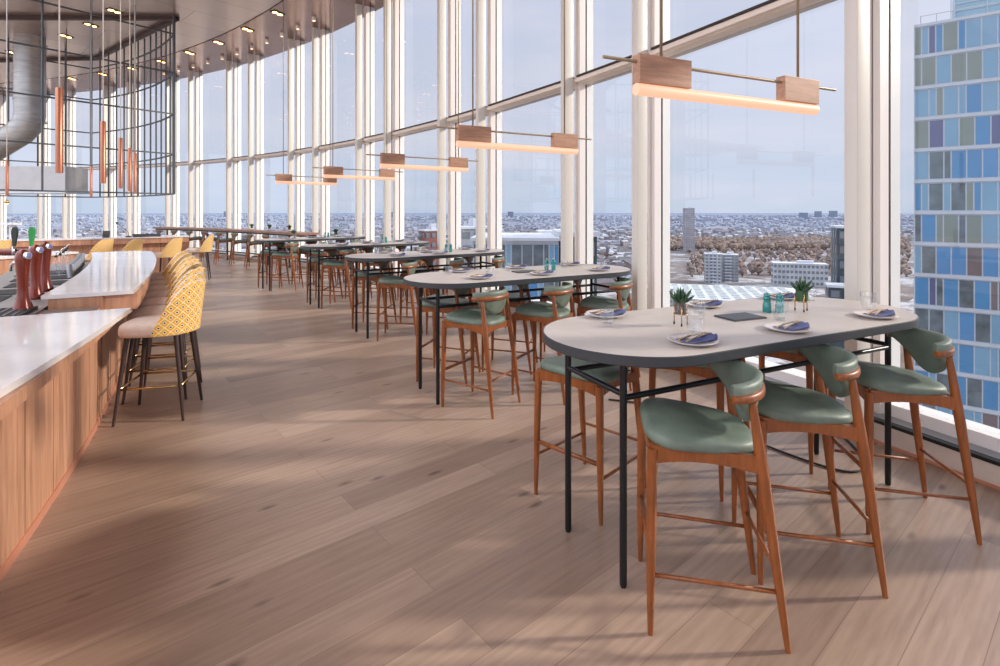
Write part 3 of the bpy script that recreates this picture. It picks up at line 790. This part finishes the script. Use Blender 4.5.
# ------------------------------------------------------------------ yellow backed upholstered stools
def shell_stool():
    t = thing('upholstered_stool'); t['category'] = 'bar stool'
    for sx in (-1, 1):
        for sy in (-1, 1):
            b = MB(); b.tube([(sx * .235, sy * .24, 0), (sx * .205, sy * .205, .34), (sx * .175, sy * .17, .67)], [.0105, .015, .0195], 10); b.build('leg', M['dark_leg'], t, True, auto=50)
    k = lambda z: .235 - .06 * z / .67
    kk = lambda z: .24 - .07 * z / .67
    zf = .27; x_, y_ = k(zf), kk(zf)
    for nm, p, q in (('footrest', (-x_, y_, zf), (x_, y_, zf)), ('foot_rail', (-x_, -y_, zf), (x_, -y_, zf)), ('foot_rail', (-x_, -y_, zf), (-x_, y_, zf)), ('foot_rail', (x_, -y_, zf), (x_, y_, zf))):
        b = MB(); b.tube([p, q], .0085, 8); b.build(nm, M['brass'], t, True)
    b = MB(); N = 36
    def outl(kq, z):
        pts = []
        for i in range(N):
            th = 2 * math.pi * i / N; c, s = math.cos(th), math.sin(th); e = .5
            x = .228 * math.copysign(abs(c) ** e, c); y = .01 + .245 * math.copysign(abs(s) ** e, s)
            pts.append(Vector((x * kq, y * kq, z)))
        return pts
    b.rings([outl(.9, .662), outl(.98, .668), outl(1.0, .69), outl(1.0, .725), outl(.97, .75), outl(.88, .765), outl(.5, .77), outl(.1, .772)])
    b.build('seat', M['beige'], t, True)
    # wrap-round shell, low at the front of the arms and rising to the back
    n = 36
    def path(s, z, off):
        # s -1..1 round the rear, flaring outwards with height
        th = s * R(92); fl = .045 * max(0, (z - .68)) / .4
        rx, ry = .232 + off + fl * .6, .225 + off + fl
        y = -.035 - ry * math.cos(th)
        return Vector((rx * math.sin(th) if abs(th) < math.pi / 2 else math.copysign(rx * (1 - .03 * (abs(th) - math.pi / 2)), th), y, z))
    def top(s): 
        a = max(0.0, 1 - abs(s)); return .70 + .375 * (1 - (1 - min(1, a * 1.45)) ** 1.7)
    lay = 8
    for nm, m_, o0, o1 in (('backrest_shell', M['print'], .004, .024), ('backrest_lining', M['beige'], -.018, .005)):
        b = MB(); rs = []; uvs = []
        for i in range(n + 1):
            s = -1 + 2 * i / n; zt = top(s); zb = .675
            ring = [path(s, zb + (zt - zb) * j / lay, o1) for j in range(lay + 1)] + [path(s, zb + (zt - zb) * j / lay, o0) for j in range(lay, -1, -1)]
            rs.append(ring)
        b.rings(rs)
        uv = b.bm.loops.layers.uv.new('UVMap')
        for f in b.bm.faces:
            for l in f.loops:
                c = l.vert.co; an = math.atan2(c.x, -(c.y + .035))
                if f.calc_center_median().x < -.001 and an > 3: an -= 2 * math.pi
                l[uv].uv = (an * .235, c.z)
        b.build(nm, m_, t, True, auto=60)
    return t
shell_at = Maker(shell_stool)
order = ['nearest', 'second', 'third', 'fourth', 'fifth', 'sixth', 'seventh', 'farthest']
for k in range(8):
    a_ = 29.05 + k * 1.07; p = pol(28.60, a_)
    face = 194 + k * 1.07
    shell_at((p.x, p.y, 0), R(face - 90), 'beige seated stool with yellow print back, %s in the row along the bar' % order[k], 'yellow backed stools along the bar')
for k, (x, y, fa, lb) in enumerate([(-7.16, 11.2, 186, 'yellow backed stool at the right end of the far counter, seen from the side'), (-7.66, 10.68, 184, 'yellow backed stool at the far counter, second from its right end'),
                                   (-8.28, 10.7, 182, 'yellow backed stool at the far counter, third from its right end'), (-10.0, 10.26, 184, 'yellow backed stool at the far counter, at the left edge')]):
    shell_at((x, y, 0), R(fa - 90), lb, 'yellow backed stools at the far counter')
shell_at((-7.25, 12.6, 0), R(205 - 90), 'upholstered stool showing its beige inside, at the far counter end')

# ------------------------------------------------------------------ long window counter with stools
t = thing('window_counter', pol(32.8, 54), 0, 'long dark timber counter along the far window wall', 'counter'); inv = -t.location
def fin(b, nm, m, **k):
    bmesh.ops.translate(b.bm, vec=inv, verts=b.bm.verts[:]); return b.build(nm, m, t, **k)
b = MB(); b.arcbox(C, 32.48, 33.02, 46.2, 62.4, 1.0, 1.06, 24); fin(b, 'top', M['counter_wood'])
b = MB(); b.arcbox(C, 32.56, 32.98, 46.3, 62.3, .955, 1.0, 24); fin(b, 'under_frame', M['black_matt'])
for k in range(8):
    aa = 46.6 + k * 2.22
    b = MB(); p = pol(32.93, aa); b.box((p.x, p.y, .478), (.04, .04, .955), R(aa)); fin(b, 'leg', M['black'])
b = MB(); b.arcbox(C, 32.92, 32.95, 46.6, 62.2, .28, .31, 24); fin(b, 'foot_rail', M['black'])
for k in range(9):
    aa = 46.75 + 1.72 * k; p = pol(32.28, aa)
    nm = ['first', 'second', 'third', 'fourth', 'fifth', 'sixth', 'seventh', 'eighth', 'ninth'][k]
    wood_stool_at((p.x, p.y, 0), R(aa - 90 - 18), 'wooden stool at the long window counter, %s from its right end' % nm, 'wooden stools at the window counter')
for k, aa in enumerate((48.2, 50.3, 52.2)):
    p = pol(32.75, aa, 1.06); plantB_at((p.x, p.y, p.z), 0, 'small dark potted plant on the long window counter, %s' % ['closest to its right end', 'middle of three', 'leftmost of three'][k], 'plants on the window counter')
    
# ------------------------------------------------------------------ copper tube pendants over the bar
def copper_fn():
    t = thing('tube_pendant'); t['category'] = 'pendant lamp'
    b = MB(); b.lathe([(.0215, .012), (.0235, 0), (.0235, .62), (.018, .625), (.002, .626)], n=18); tb = b.build('tube', M['copper'], t, True, auto=50)
    b = MB(); b.lathe([(.0205, .004), (.0205, .012), (.001, .013)], n=14); b.build('bulb', M['spot_lens'], tb, True, auto=50)
    b = MB(); b.tube([(0, 0, .62), (0, 0, ZC - 1.93)], .0045, 6); b.build('cord', M['string'], t, True)
    b = MB(); b.lathe([(.05, ZC - 1.93 - .03), (.05, ZC - 1.93), (.001, ZC - 1.93)], n=14); b.build('canopy', M['steel'], t, True, auto=50)
    return t
cop_at = Maker(copper_fn)
for k, (x, y, lb) in enumerate([(-3.23, 3.84, 'nearest copper tube pendant, largest over the bar'), (-4.0, 5.28, 'second copper tube pendant from the camera over the bar'), (-4.70, 6.49, 'third copper tube pendant from the camera over the bar'),
                               (-5.32, 7.53, 'fourth copper tube pendant from the camera over the bar'), (-5.70, 8.18, 'fifth copper tube pendant, rightmost over the bar'), (-8.35, 10.7, 'thin looking copper tube pendant over the far counter'),
                               (-8.92, 9.48, 'copper tube pendant at the left edge above the beer taps')]):
    cop_at((x, y, 1.93), 0, lb, 'copper tube pendants')
o = thing('globe_pendant', (-9.42, 10.0, 1.78), 0, 'tiny brass globe pendant at the left edge below the copper tubes', 'pendant lamp')
b = MB(); b.sphere((0, 0, .04), (.04, .04, .045), 2); b.build('globe', M['brass'], o, True)
b = MB(); b.lathe([(.03, .0), (.03, .02), (.001, .021)], n=14); b.build('bulb', M['spot_lens'], o, True, auto=50)
b = MB(); b.tube([(0, 0, .08), (0, 0, ZC - 1.78)], .004, 6); b.build('cord', M['string'], o, True)

# ------------------------------------------------------------------ hanging steel frame cage with hood and duct
CA, CB, CC_, CD = Vector((-11.9, 9.62, 0)), Vector((-8.65, 13.9, 0)), Vector((-13.5, 17.3, 0)), Vector((-16.75, 13.0, 0))
t = thing('hanging_frame', (-12.7, 13.5, ZC), 0, 'dark steel frame cage hanging from the ceiling above the bar', 'hanging frame'); inv = -t.location
def fin(b, nm, m, **k):
    bmesh.ops.translate(b.bm, vec=inv, verts=b.bm.verts[:]); return b.build(nm, m, t, **k)
def bulge(p, q, s, k):
    n_ = Vector(((q - p).y, -(q - p).x, 0)).normalized()
    return p + (q - p) * s + n_ * (k * 4 * s * (1 - s))
zs = [2.10, 3.16, 4.22, 5.31, 6.34]
corners = [(CA, CB, 0.0), (CB, CC_, 0.35), (CC_, CD, 0), (CD, CA, 0)]
for z in zs:
    b = MB()
    for p, q, k in corners:
        m_ = 8 if k else 1
        for i in range(m_):
            u, v = bulge(p, q, i / m_, k), bulge(p, q, (i + 1) / m_, k)
            b.bar((u.x, u.y, z), (v.x, v.y, z), .035, .035)
    fin(b, 'ring', M['cage'])
for (p, q, k), n_ in zip(corners, (6, 13, 8, 8)):
    for i in range(n_):
        u = bulge(p, q, i / n_, k)
        b = MB(); b.bar((u.x, u.y, 2.10), (u.x, u.y, ZC), .05 if i == 0 else .03, .05 if i == 0 else .03); fin(b, 'upright', M['cage'])
t2 = thing('ceiling_track', (-10.5, 14.5, ZC), 0, 'thick dark brown track line outlining the ceiling above the hanging frame', 'ceiling track'); inv = -t2.location
for p, q in (((-18, 13.85), (-8.6, 13.95)), ((-8.6, 13.95), (-13.6, 17.65)), ((-13.6, 17.65), (-18.5, 18.0))):
    b = MB(); b.bar((p[0], p[1], ZC - .05), (q[0], q[1], ZC - .05), .12, .10); bmesh.ops.translate(b.bm, vec=inv, verts=b.bm.verts[:]); b.build('track', M['cage_brown'], t2)
# hood
t = thing('extractor_hood', (-14.25, 14.8, 2.14), R(35), 'brushed steel extractor hood box inside the hanging frame', 'hood')
hd = Vector((-13.6, 14.6, 0))
b = MB(); b.box((0, 0, .39), (4.6, .8, .70), R(-35), .01); b.build('box', M['hood'], t)
b = MB(); b.box((0, 0, .02), (4.66, .86, .05), R(-35)); b.build('rim', M['steel'], t)
for sx in (-2, 2):
    b = MB(); b.tube([(sx * math.cos(R(-35)), sx * math.sin(R(-35)), .74), (sx * math.cos(R(-35)), sx * math.sin(R(-35)), ZC - 2.16)], .012, 6); b.build('hanger', M['cage'], t)
t = thing('vent_duct', (-14.0, 15.6, ZC), 0, 'round galvanised ventilation duct dropping from the ceiling and bending to the hood', 'duct')
b = MB()
prof = [(0, 0, 0), (0, 0, -1.0), (0, 0, -2.0), (0, 0, -2.35), (-.06, 0, -2.6), (-.3, 0, -2.85), (-.8, 0, -3.15), (-1.6, 0, -3.62)]
b.tube(prof, .37, 28); b.build('pipe', M['duct'], t, True, auto=50)
for z in (-.35, -1.1, -1.85, -2.5):
    b = MB(); b.tube([(0, 0, z), (0, 0, z - .04)], .39, 28); b.build('joint_ring', M['duct'], t, True, auto=50)
t = thing('service_beam', (-12.6, 12.9, 0), R(0), 'pale horizontal service shelf beam at the left above the far counter', 'shelf')
b = MB(); b.box((-.9, 0, 1.33), (3.2, .3, .05), 0, .004); b.build('shelf_board', M['white'], t)
for x in (-2.2, .55):
    b = MB(); b.box((x, 0, .655), (.04, .04, 1.31)); b.build('shelf_post', M['white'], t)

# ------------------------------------------------------------------ ceiling downlights
def down_fn():
    t = thing('downlight'); t['category'] = 'ceiling light'
    b = MB(); b.box((0, 0, -.01), (.34, .19, .02), 0, .004); fr = b.build('frame', M['gasket'], t)
    for sx in (-1, 1):
        b = MB(); b.lathe([(.068, -.026), (.068, -.019), (.001, -.019)], (sx * .082, 0, 0), 16); b.build('lens', M['lens'], fr, True, auto=40)
    return t
down_at = Maker(down_fn)
def spot_fn():
    t = thing('ceiling_spot'); t['category'] = 'ceiling light'
    b = MB(); b.lathe([(.05, -.10), (.055, -.095), (.055, 0), (.001, 0)], n=16); cn = b.build('can', M['mull'], t, True, auto=40)
    b = MB(); b.lathe([(.04, -.104), (.04, -.099), (.001, -.098)], n=14); b.build('lens', M['spot_lens'], cn, True, auto=40)
    return t
spot_at = Maker(spot_fn)
k1 = 0
ordn = ['first', 'second', 'third', 'fourth', 'fifth', 'sixth', 'seventh', 'eighth', 'ninth', 'tenth', 'eleventh', 'twelfth']
for k in range(9):
    aa = 46.6 + 3.3 * k; p = pol(32.0, aa, ZC - .015)
    down_at((p.x, p.y, p.z), R(aa + 20), 'twin warm downlight in ceiling band by the glass, %s from camera' % ordn[k], 'twin downlights near the glass')
for k in range(8):
    aa = 52.4 + 3.4 * k; p = pol(29.2, aa, ZC)
    down_at((p.x, p.y, p.z), R(aa + 20), 'twin warm downlight in ceiling above the bar frame, %s from camera' % ordn[k], 'twin downlights above the frame')
for k in range(11):
    aa = 45.9 + 1.62 * k; p = pol(32.8, aa, ZC - .015)
    spot_at((p.x, p.y, p.z), 0, 'small cylindrical ceiling spot beside the glass, %s from camera' % ordn[k], 'small spots beside the glass')

# socket and cable at the curb
o = thing('wall_socket', pol(33.25, 22.6 + 1.6, .085), R(24.2), 'black socket box on the curb under the nearest table', 'socket')
b = MB(); b.box((-.012, 0, 0), (.03, .09, .09), 0, .004); b.build('box', M['black_matt'], o)
b = MB(); b.box((-.03, 0, .0), (.012, .04, .04), 0, .003); b.build('plug', M['black_matt'], o)
pts = [pol(33.20, 24.1, .06), pol(33.15, 24.0, .02), pol(33.05, 23.7, .008), pol(32.85, 23.3, .008), pol(32.62, 23.3, .008), pol(32.5, 23.9, .008), pol(32.45, 24.8, .008), pol(32.3, 25.7, .008), pol(32.0, 26.3, .008)]
fine = []
for i in range(len(pts) - 1):
    p0, p1, p2, p3 = pts[max(0, i - 1)], pts[i], pts[i + 1], pts[min(len(pts) - 1, i + 2)]
    for q in range(6):
        s = q / 6; fine.append(.5 * ((2 * p1) + (p2 - p0) * s + (2 * p0 - 5 * p1 + 4 * p2 - p3) * s * s + (3 * p1 - p0 - 3 * p2 + p3) * s ** 3))
b = MB(); b.tube(fine, .007, 8); tag(b.build('power_cable', M['black_matt'], None, True), 'black power cable lying on the floor under the nearest table', 'cable')

# ------------------------------------------------------------------ outside: the city far below
GZ = -70.0
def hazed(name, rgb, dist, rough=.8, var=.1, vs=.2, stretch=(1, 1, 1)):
    k = 1 - math.exp(-dist / 1500.0); hz = (150, 161, 182)  # aerial haze painted into the base colour, stronger with distance
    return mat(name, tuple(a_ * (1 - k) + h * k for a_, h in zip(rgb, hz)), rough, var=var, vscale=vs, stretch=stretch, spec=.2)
def ground_mat():
    m = bpy.data.materials.new('city_ground'); m.use_nodes = True
    t = NT(m); b = t.n['Principled BSDF']; b.inputs['Roughness'].default_value = .9; b.inputs['Specular IOR Level'].default_value = .1
    v = t.coords('Object')
    vo = t.new('ShaderNodeTexVoronoi'); vo.inputs['Scale'].default_value = .02; t.link(v, vo.inputs['Vector'])
    sp = t.new('ShaderNodeSeparateColor'); t.link(vo.outputs['Color'], sp.inputs[0])
    n = t.noise(v, .03, 8, .75)
    f = t.math('ADD', t.math('MULTIPLY', sp.outputs[0], .25), t.math('MULTIPLY', n, .75))
    c = t.ramp(f, [(.3, lin((92, 84, 80))), (.42, lin((120, 104, 94))), (.5, lin((138, 128, 122))), (.56, lin((200, 202, 208))), (.62, lin((130, 116, 108))), (.75, lin((176, 176, 180)))])
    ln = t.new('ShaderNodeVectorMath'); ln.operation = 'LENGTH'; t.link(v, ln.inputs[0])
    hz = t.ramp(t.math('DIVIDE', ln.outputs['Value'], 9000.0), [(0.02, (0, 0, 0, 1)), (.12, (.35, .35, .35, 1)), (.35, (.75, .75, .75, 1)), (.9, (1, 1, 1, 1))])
    t.link(t.mix(hz, c, lin((128, 140, 164))), b.inputs['Base Color'])  # distance haze blended into the ground's own colour
    return m
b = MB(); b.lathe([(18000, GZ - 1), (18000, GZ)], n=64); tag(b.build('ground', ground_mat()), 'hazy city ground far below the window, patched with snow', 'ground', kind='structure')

rb = random.Random(11)
# countless small houses
b = MB(); 
def house(x, y, w, d_, h, rz, z0=GZ):
    c_, s_ = math.cos(rz), math.sin(rz); T = lambda u, v, z: Vector((x + c_ * u - s_ * v, y + s_ * u + c_ * v, z))
    bm = b.bm; hw, hd_ = w / 2, d_ / 2
    lo_ = [bm.verts.new(T(u, v, z0)) for u, v in ((-hw, -hd_), (hw, -hd_), (hw, hd_), (-hw, hd_))]
    hi_ = [bm.verts.new(T(u, v, z0 + h)) for u, v in ((-hw, -hd_), (hw, -hd_), (hw, hd_), (-hw, hd_))]
    r_ = [bm.verts.new(T(-hw, 0, z0 + h + d_ * .3)), bm.verts.new(T(hw, 0, z0 + h + d_ * .3))]
    base = 0 if y < 900 else 1 if y < 1800 else 2
    wall = base * 4 + (0 if rb.random() < .6 else 1); roof = base * 4 + (2 if rb.random() < .36 else 3)
    for q, mi in (((lo_[0], lo_[1], hi_[1], hi_[0]), wall), ((lo_[1], lo_[2], hi_[2], r_[1], hi_[1]), wall), ((lo_[2], lo_[3], hi_[3], hi_[2]), wall), ((lo_[3], lo_[0], hi_[0], r_[0], hi_[3]), wall),
                  ((hi_[0], hi_[1], r_[1], r_[0]), roof), ((hi_[2], hi_[3], r_[0], r_[1]), roof)):
        bm.faces.new(q).material_index = mi
for i in range(9000):
    y = 330 * math.exp(rb.random() * 3.05); x = y * rb.uniform(-1.1, 1.25)
    if .26 * y < x < .84 * y and y < 1230: continue
    if x > 60 and y < 480: continue
    q_ = 1 if y < 3500 else 1.8
    house(x, y, rb.uniform(9, 26) * q_, rb.uniform(8, 12) * q_, rb.uniform(5, 10) * q_, rb.choice((.2, .25, 1.8, 1.77, .9)))
hm = []
for dd in (600, 1300, 2800):
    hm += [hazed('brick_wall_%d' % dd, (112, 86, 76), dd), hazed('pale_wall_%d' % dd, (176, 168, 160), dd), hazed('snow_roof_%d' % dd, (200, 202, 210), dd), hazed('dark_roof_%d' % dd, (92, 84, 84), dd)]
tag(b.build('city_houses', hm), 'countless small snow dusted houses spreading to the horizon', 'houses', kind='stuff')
# bare winter woodland
b = MB()
def tree(x, y, h):
    b.mi = rb.randrange(2); r_ = h * rb.uniform(.32, .5)
    b.sphere((x, y, GZ + h * .62), (r_, r_, h * .42), 1)
    b.mi = 0; b.tube([(x, y, GZ), (x, y, GZ + h * .5)], h * .02, 4)
for i in range(1150):
    y = rb.uniform(930, 1240); tree(y * rb.uniform(.3, .78), y, rb.uniform(8, 15))
for i in range(330):
    y = rb.uniform(565, 880); tree(y * rb.uniform(.36, .78), y, rb.uniform(6, 11))
for v in b.bm.verts: v.co += Vector((rb.uniform(-1, 1), rb.uniform(-1, 1), rb.uniform(-1, 1))) * 1.3
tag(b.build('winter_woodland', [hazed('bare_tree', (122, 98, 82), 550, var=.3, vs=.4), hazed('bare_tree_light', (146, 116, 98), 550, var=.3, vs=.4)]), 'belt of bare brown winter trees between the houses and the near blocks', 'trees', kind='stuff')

M['snow'] = hazed('snow_roof', (222, 226, 234), 300, var=.08, vs=.1)
M['win_dark'] = hazed('far_window', (116, 124, 134), 300, .3)
def block(name, label, c, size, z0, z1, rz, wall, floors, roof=True, group=None, balcony=False, win=None):
    t = thing(name, (c[0], c[1], z0), rz, label, 'building', group)
    w, d_ = size; h = z1 - z0
    b = MB(); b.box((0, 0, h / 2), (w, d_, h)); b.build('wall', wall, t)
    b = MB(); fh = h / floors
    for k in range(floors):
        nw = max(3, int(w / 3.4))
        for q in range(nw):
            b.box((-w / 2 + w * (q + .5) / nw, -d_ / 2, fh * (k + .55)), (w / nw * .62, .3, fh * .48))
        nd = max(2, int(d_ / 3.4))
        for q in range(nd):
            b.box((-w / 2, -d_ / 2 + d_ * (q + .5) / nd, fh * (k + .55)), (.3, d_ / nd * .62, fh * .48))
    b.build('windows', win or M['win_dark'], t)
    if roof:
        b = MB(); b.box((0, 0, h + .3), (w + .6, d_ + .6, .6)); b.box((w * .12, 0, h + 1.6), (w * .3, d_ * .4, 2.4)); b.build('roof', M['snow'], t)
    if balcony:
        b = MB()
        for k in range(floors): b.box((0, -d_ / 2 - .8, fh * k + .3), (w * .34, 1.6, .9))
        b.build('balconies', M['snow'], t)
    return t
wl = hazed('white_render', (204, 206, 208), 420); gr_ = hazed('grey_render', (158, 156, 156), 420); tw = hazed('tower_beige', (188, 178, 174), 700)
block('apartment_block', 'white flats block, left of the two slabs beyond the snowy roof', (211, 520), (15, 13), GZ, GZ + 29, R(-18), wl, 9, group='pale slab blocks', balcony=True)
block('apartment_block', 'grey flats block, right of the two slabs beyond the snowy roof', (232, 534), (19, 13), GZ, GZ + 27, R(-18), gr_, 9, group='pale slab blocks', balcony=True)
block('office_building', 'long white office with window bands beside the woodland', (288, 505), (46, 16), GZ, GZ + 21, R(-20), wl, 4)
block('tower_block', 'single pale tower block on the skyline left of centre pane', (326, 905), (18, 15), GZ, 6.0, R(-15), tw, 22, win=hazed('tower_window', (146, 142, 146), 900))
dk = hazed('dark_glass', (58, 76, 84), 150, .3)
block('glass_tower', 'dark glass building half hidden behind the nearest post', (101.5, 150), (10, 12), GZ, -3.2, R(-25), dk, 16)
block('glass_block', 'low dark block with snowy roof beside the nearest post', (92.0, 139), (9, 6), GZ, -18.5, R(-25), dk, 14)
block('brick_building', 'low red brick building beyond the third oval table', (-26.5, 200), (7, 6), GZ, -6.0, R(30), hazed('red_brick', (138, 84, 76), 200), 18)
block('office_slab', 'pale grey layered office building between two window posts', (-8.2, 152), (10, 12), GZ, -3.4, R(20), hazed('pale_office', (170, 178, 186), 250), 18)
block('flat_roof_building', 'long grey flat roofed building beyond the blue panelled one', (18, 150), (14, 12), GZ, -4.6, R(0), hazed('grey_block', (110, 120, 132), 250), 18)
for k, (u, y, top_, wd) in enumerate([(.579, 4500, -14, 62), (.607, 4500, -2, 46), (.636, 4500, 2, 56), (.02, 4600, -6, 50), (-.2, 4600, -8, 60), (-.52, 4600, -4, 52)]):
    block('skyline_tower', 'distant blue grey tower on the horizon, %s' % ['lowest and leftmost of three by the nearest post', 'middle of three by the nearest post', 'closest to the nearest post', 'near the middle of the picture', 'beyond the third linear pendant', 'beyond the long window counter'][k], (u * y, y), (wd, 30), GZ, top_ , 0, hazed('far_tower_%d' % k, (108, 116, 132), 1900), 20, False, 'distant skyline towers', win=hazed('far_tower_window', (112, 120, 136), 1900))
# large snowy roof with rooflights
t = thing('market_hall', (176, 405, GZ), R(-16), 'huge low flat roof covered in snow with greenish rooflights', 'building')
b = MB(); b.box((0, 0, 4), (112, 78, 8)); b.build('wall', gr_, t)
b = MB(); b.box((0, 0, 8.3), (114, 80, .6)); b.build('roof', M['snow'], t)
b = MB()
for i in range(9):
    for j in range(12): b.box((-46 + 8.2 * j, -32 + 8 * i, 9), (5.2, 2.6, .8))
b.build('rooflights', hazed('rooflight', (212, 216, 214), 250), t)
block('low_office', 'pale green low office at the foot of the second post', (112, 372), (20, 12), GZ, GZ + 17, R(-15), hazed('pale_green', (176, 188, 178), 300), 5)

# blue panelled building close by on the right
PAN = [mat('panel_blue', (84, 142, 190), .3, var=.04, vscale=.3), mat('panel_light_blue', (126, 168, 196), .3, var=.04, vscale=.3), mat('panel_sage', (132, 144, 136), .3, var=.06, vscale=.3),
       mat('panel_purple', (98, 100, 140), .35, var=.05, vscale=.3), mat('panel_glass', (104, 116, 124), .1, var=.25, vscale=.5), mat('panel_brown', (120, 110, 112), .3, var=.1, vscale=.3), mat('panel_mid_blue', (92, 146, 196), .3, var=.04, vscale=.3)]
FRM = mat('facade_band', (196, 204, 214), .4, var=.03, vscale=1)
def panel_building(name, label, corner, dirv, length, ztop, floors, fh, depth, seed, palette):
    rz = math.atan2(dirv[1], dirv[0]); rp = random.Random(seed)
    t = thing(name, (corner[0], corner[1], GZ), rz, label, 'building'); zt = ztop - GZ
    b = MB(); b.box((length / 2, depth / 2 + .1, zt / 2), (length, depth, zt)); b.build('core', FRM, t)
    pb, gb, fb = MB(), MB(), MB()
    for k in range(floors):
        z1 = zt - k * fh - .45; z0 = zt - (k + 1) * fh + .12
        x = .06
        while x < length - .4:
            w = rp.choice((1.28, 1.28, .62)); w = min(w, length - x)
            pb.mi = rp.choice(palette(k, floors, x))
            pb.box((x + w / 2, .13, (z0 + z1) / 2), (w - .13, .14, z1 - z0)); x += w
        fb.box((length / 2, .06, zt - k * fh - .16), (length, .2, .32))
    pb.build('panels', PAN, t); fb.build('floor_bands', FRM, t)
    return t
def pal_main(k, n, x):
    if k < 4: return (0, 1, 2, 2, 2, 1, 6, 1, 2, 0, 3)
    if k < 7: return (0, 0, 1, 2, 2, 6, 1, 1, 4)
    return (0, 1, 1, 1, 4, 5, 6, 6, 0, 1, 6, 4, 0, 3)
t = panel_building('panelled_tower', 'tall tower clad in blue, sage and purple glass panels at the right', (47.4, 60.0), (5.56, -4.5), 26, 22.9, 20, 3.55, 18, 5, pal_main)
b = MB(); b.box((14.5, 7.0, 93 + 3), (22, 10, 6.4)); b.build('penthouse', mat('penthouse_glass', (150, 186, 206), .2, var=.05, vscale=.4), t)
b = MB()
for k in range(8): b.box((14.5, 1.95, 93.4 + k * .8), (22.2, .12, .08))
for k in range(9): b.box((3.6 + 2.7 * k, 1.95, 96), (.1, .14, 6.4))
b.build('penthouse_frame', FRM, t)
b = MB()
b.tube([(.6, .8, 94.0), (9, .8, 94.0)], .04, 6); b.tube([(.6, .8, 94.0), (.6, 6, 94.0)], .04, 6)
for k in range(7): b.tube([(.6 + 1.4 * k, .8, 92.9), (.6 + 1.4 * k, .8, 94.0)], .03, 6)
b.build('roof_railing', M['steel'], t)
t = panel_building('panelled_annex', 'low building with blue glazed top floor seen beyond the second table', (-3.2, 62.0), (1, -.04), 10.1, -1.9, 8, 3.7, 14, 9, lambda k, n, x: (1, 4, 4, 0, 4))
b = MB(); b.box((5.0, 7, 68.3), (10.6, 15, .35)); b.build('roof', M['snow'], t)
block('dark_wing', 'dark glazed wing right of the blue glazed low building', (9.8, 69), (4.6, 10), GZ, -1.5, R(-3), dk, 20)
# crane
t = thing('tower_crane', (181, 250, GZ), 0, 'slim lattice tower crane glimpsed beside the nearest post', 'crane')
b = MB()
for sx in (-1, 1):
    for sy in (-1, 1): b.bar((sx, sy, 0), (sx, sy, 118), .3, .3)
for k in range(58):
    z = 2 * k; s_ = 1 if k % 2 else -1
    b.bar((-s_, -1, z), (s_, -1, z + 2), .2, .2); b.bar((-1, -s_, z), (-1, s_, z + 2), .2, .2)
b.build('mast', hazed('crane_paint', (150, 96, 84), 250), t)
b = MB(); b.bar((0, 0, 118), (1.5, 24, 150), .9, .9); b.build('jib', hazed('crane_jib', (150, 96, 84), 250), t)
b = MB(); b.box((0, -1.8, 116), (1.8, 1.8, 2.4)); b.build('cab', FRM, t)

# ------------------------------------------------------------------ sky and light
w = bpy.data.worlds.new('World'); scene.world = w; w.use_nodes = True
t = NT(w); bg = t.n['Background']
tc = t.new('ShaderNodeTexCoord'); sp = t.new('ShaderNodeSeparateXYZ'); t.link(tc.outputs['Generated'], sp.inputs[0])
grad = t.ramp(t.math('MULTIPLY', sp.outputs[2], 1.0, True), [(0.0, lin((182, 194, 212))), (.04, lin((186, 197, 215))), (.14, lin((197, 202, 217))), (.42, lin((196, 202, 222))), (1.0, (1.6, 1.62, 1.7, 1))])
mp = t.new('ShaderNodeMapping'); mp.inputs['Scale'].default_value = (1.5, 1.5, 7); t.link(tc.outputs['Generated'], mp.inputs[0])
cl = t.noise(mp.outputs[0], 2.2, 5, .55)
sky = t.mix(t.math('MULTIPLY', t.ramp(cl, [(.42, (0, 0, 0, 1)), (.72, (1, 1, 1, 1))]), .55), grad, lin((216, 214, 224)))
t.link(sky, bg.inputs[0]); bg.inputs[1].default_value = 3.0

def lamp(kind, name, loc, rot, energy, color=(1, 1, 1), **kw):
    l = bpy.data.lights.new(name, kind); l.energy = energy; l.color = color
    for k, v in kw.items(): setattr(l, k, v)
    o = bpy.data.objects.new(name, l); COL.objects.link(o); o.location = loc; o.rotation_euler = rot
    return o
sd = Vector((-1.0, -.08, -.42)).normalized()
lamp('SUN', 'sun', (40, 0, 30), sd.to_track_quat('-Z', 'Y').to_euler(), 11.0, (1.0, .89, .76), angle=R(3))

fd = Vector((.72, .42, -.55)).normalized()
lamp('SUN', 'added_fill_sun', (-40, -20, 30), fd.to_track_quat('-Z', 'Y').to_euler(), .75, (1.0, .94, .88), angle=R(70))  # added soft fill from the open core side, brightens the room

# ------------------------------------------------------------------ camera
cam = bpy.data.cameras.new('camera'); co = bpy.data.objects.new('camera', cam); COL.objects.link(co)
co.location = (0, 0, 1.653); co.rotation_euler = (R(90), 0, 0)
cam.sensor_width = 36; cam.lens = 523.9 * 36 / 1000; cam.shift_x = 0.0; cam.shift_y = -(333 - 210.8) / 1000
cam.clip_start = .05; cam.clip_end = 30000
scene.camera = co
scene.view_settings.view_transform = 'Standard'
scene.view_settings.look = 'None'
scene.view_settings.exposure = 0.0
scene.cycles.max_bounces = 8
scene.cycles.transparent_max_bounces = 24
scene.cycles.sample_clamp_indirect = 4.0
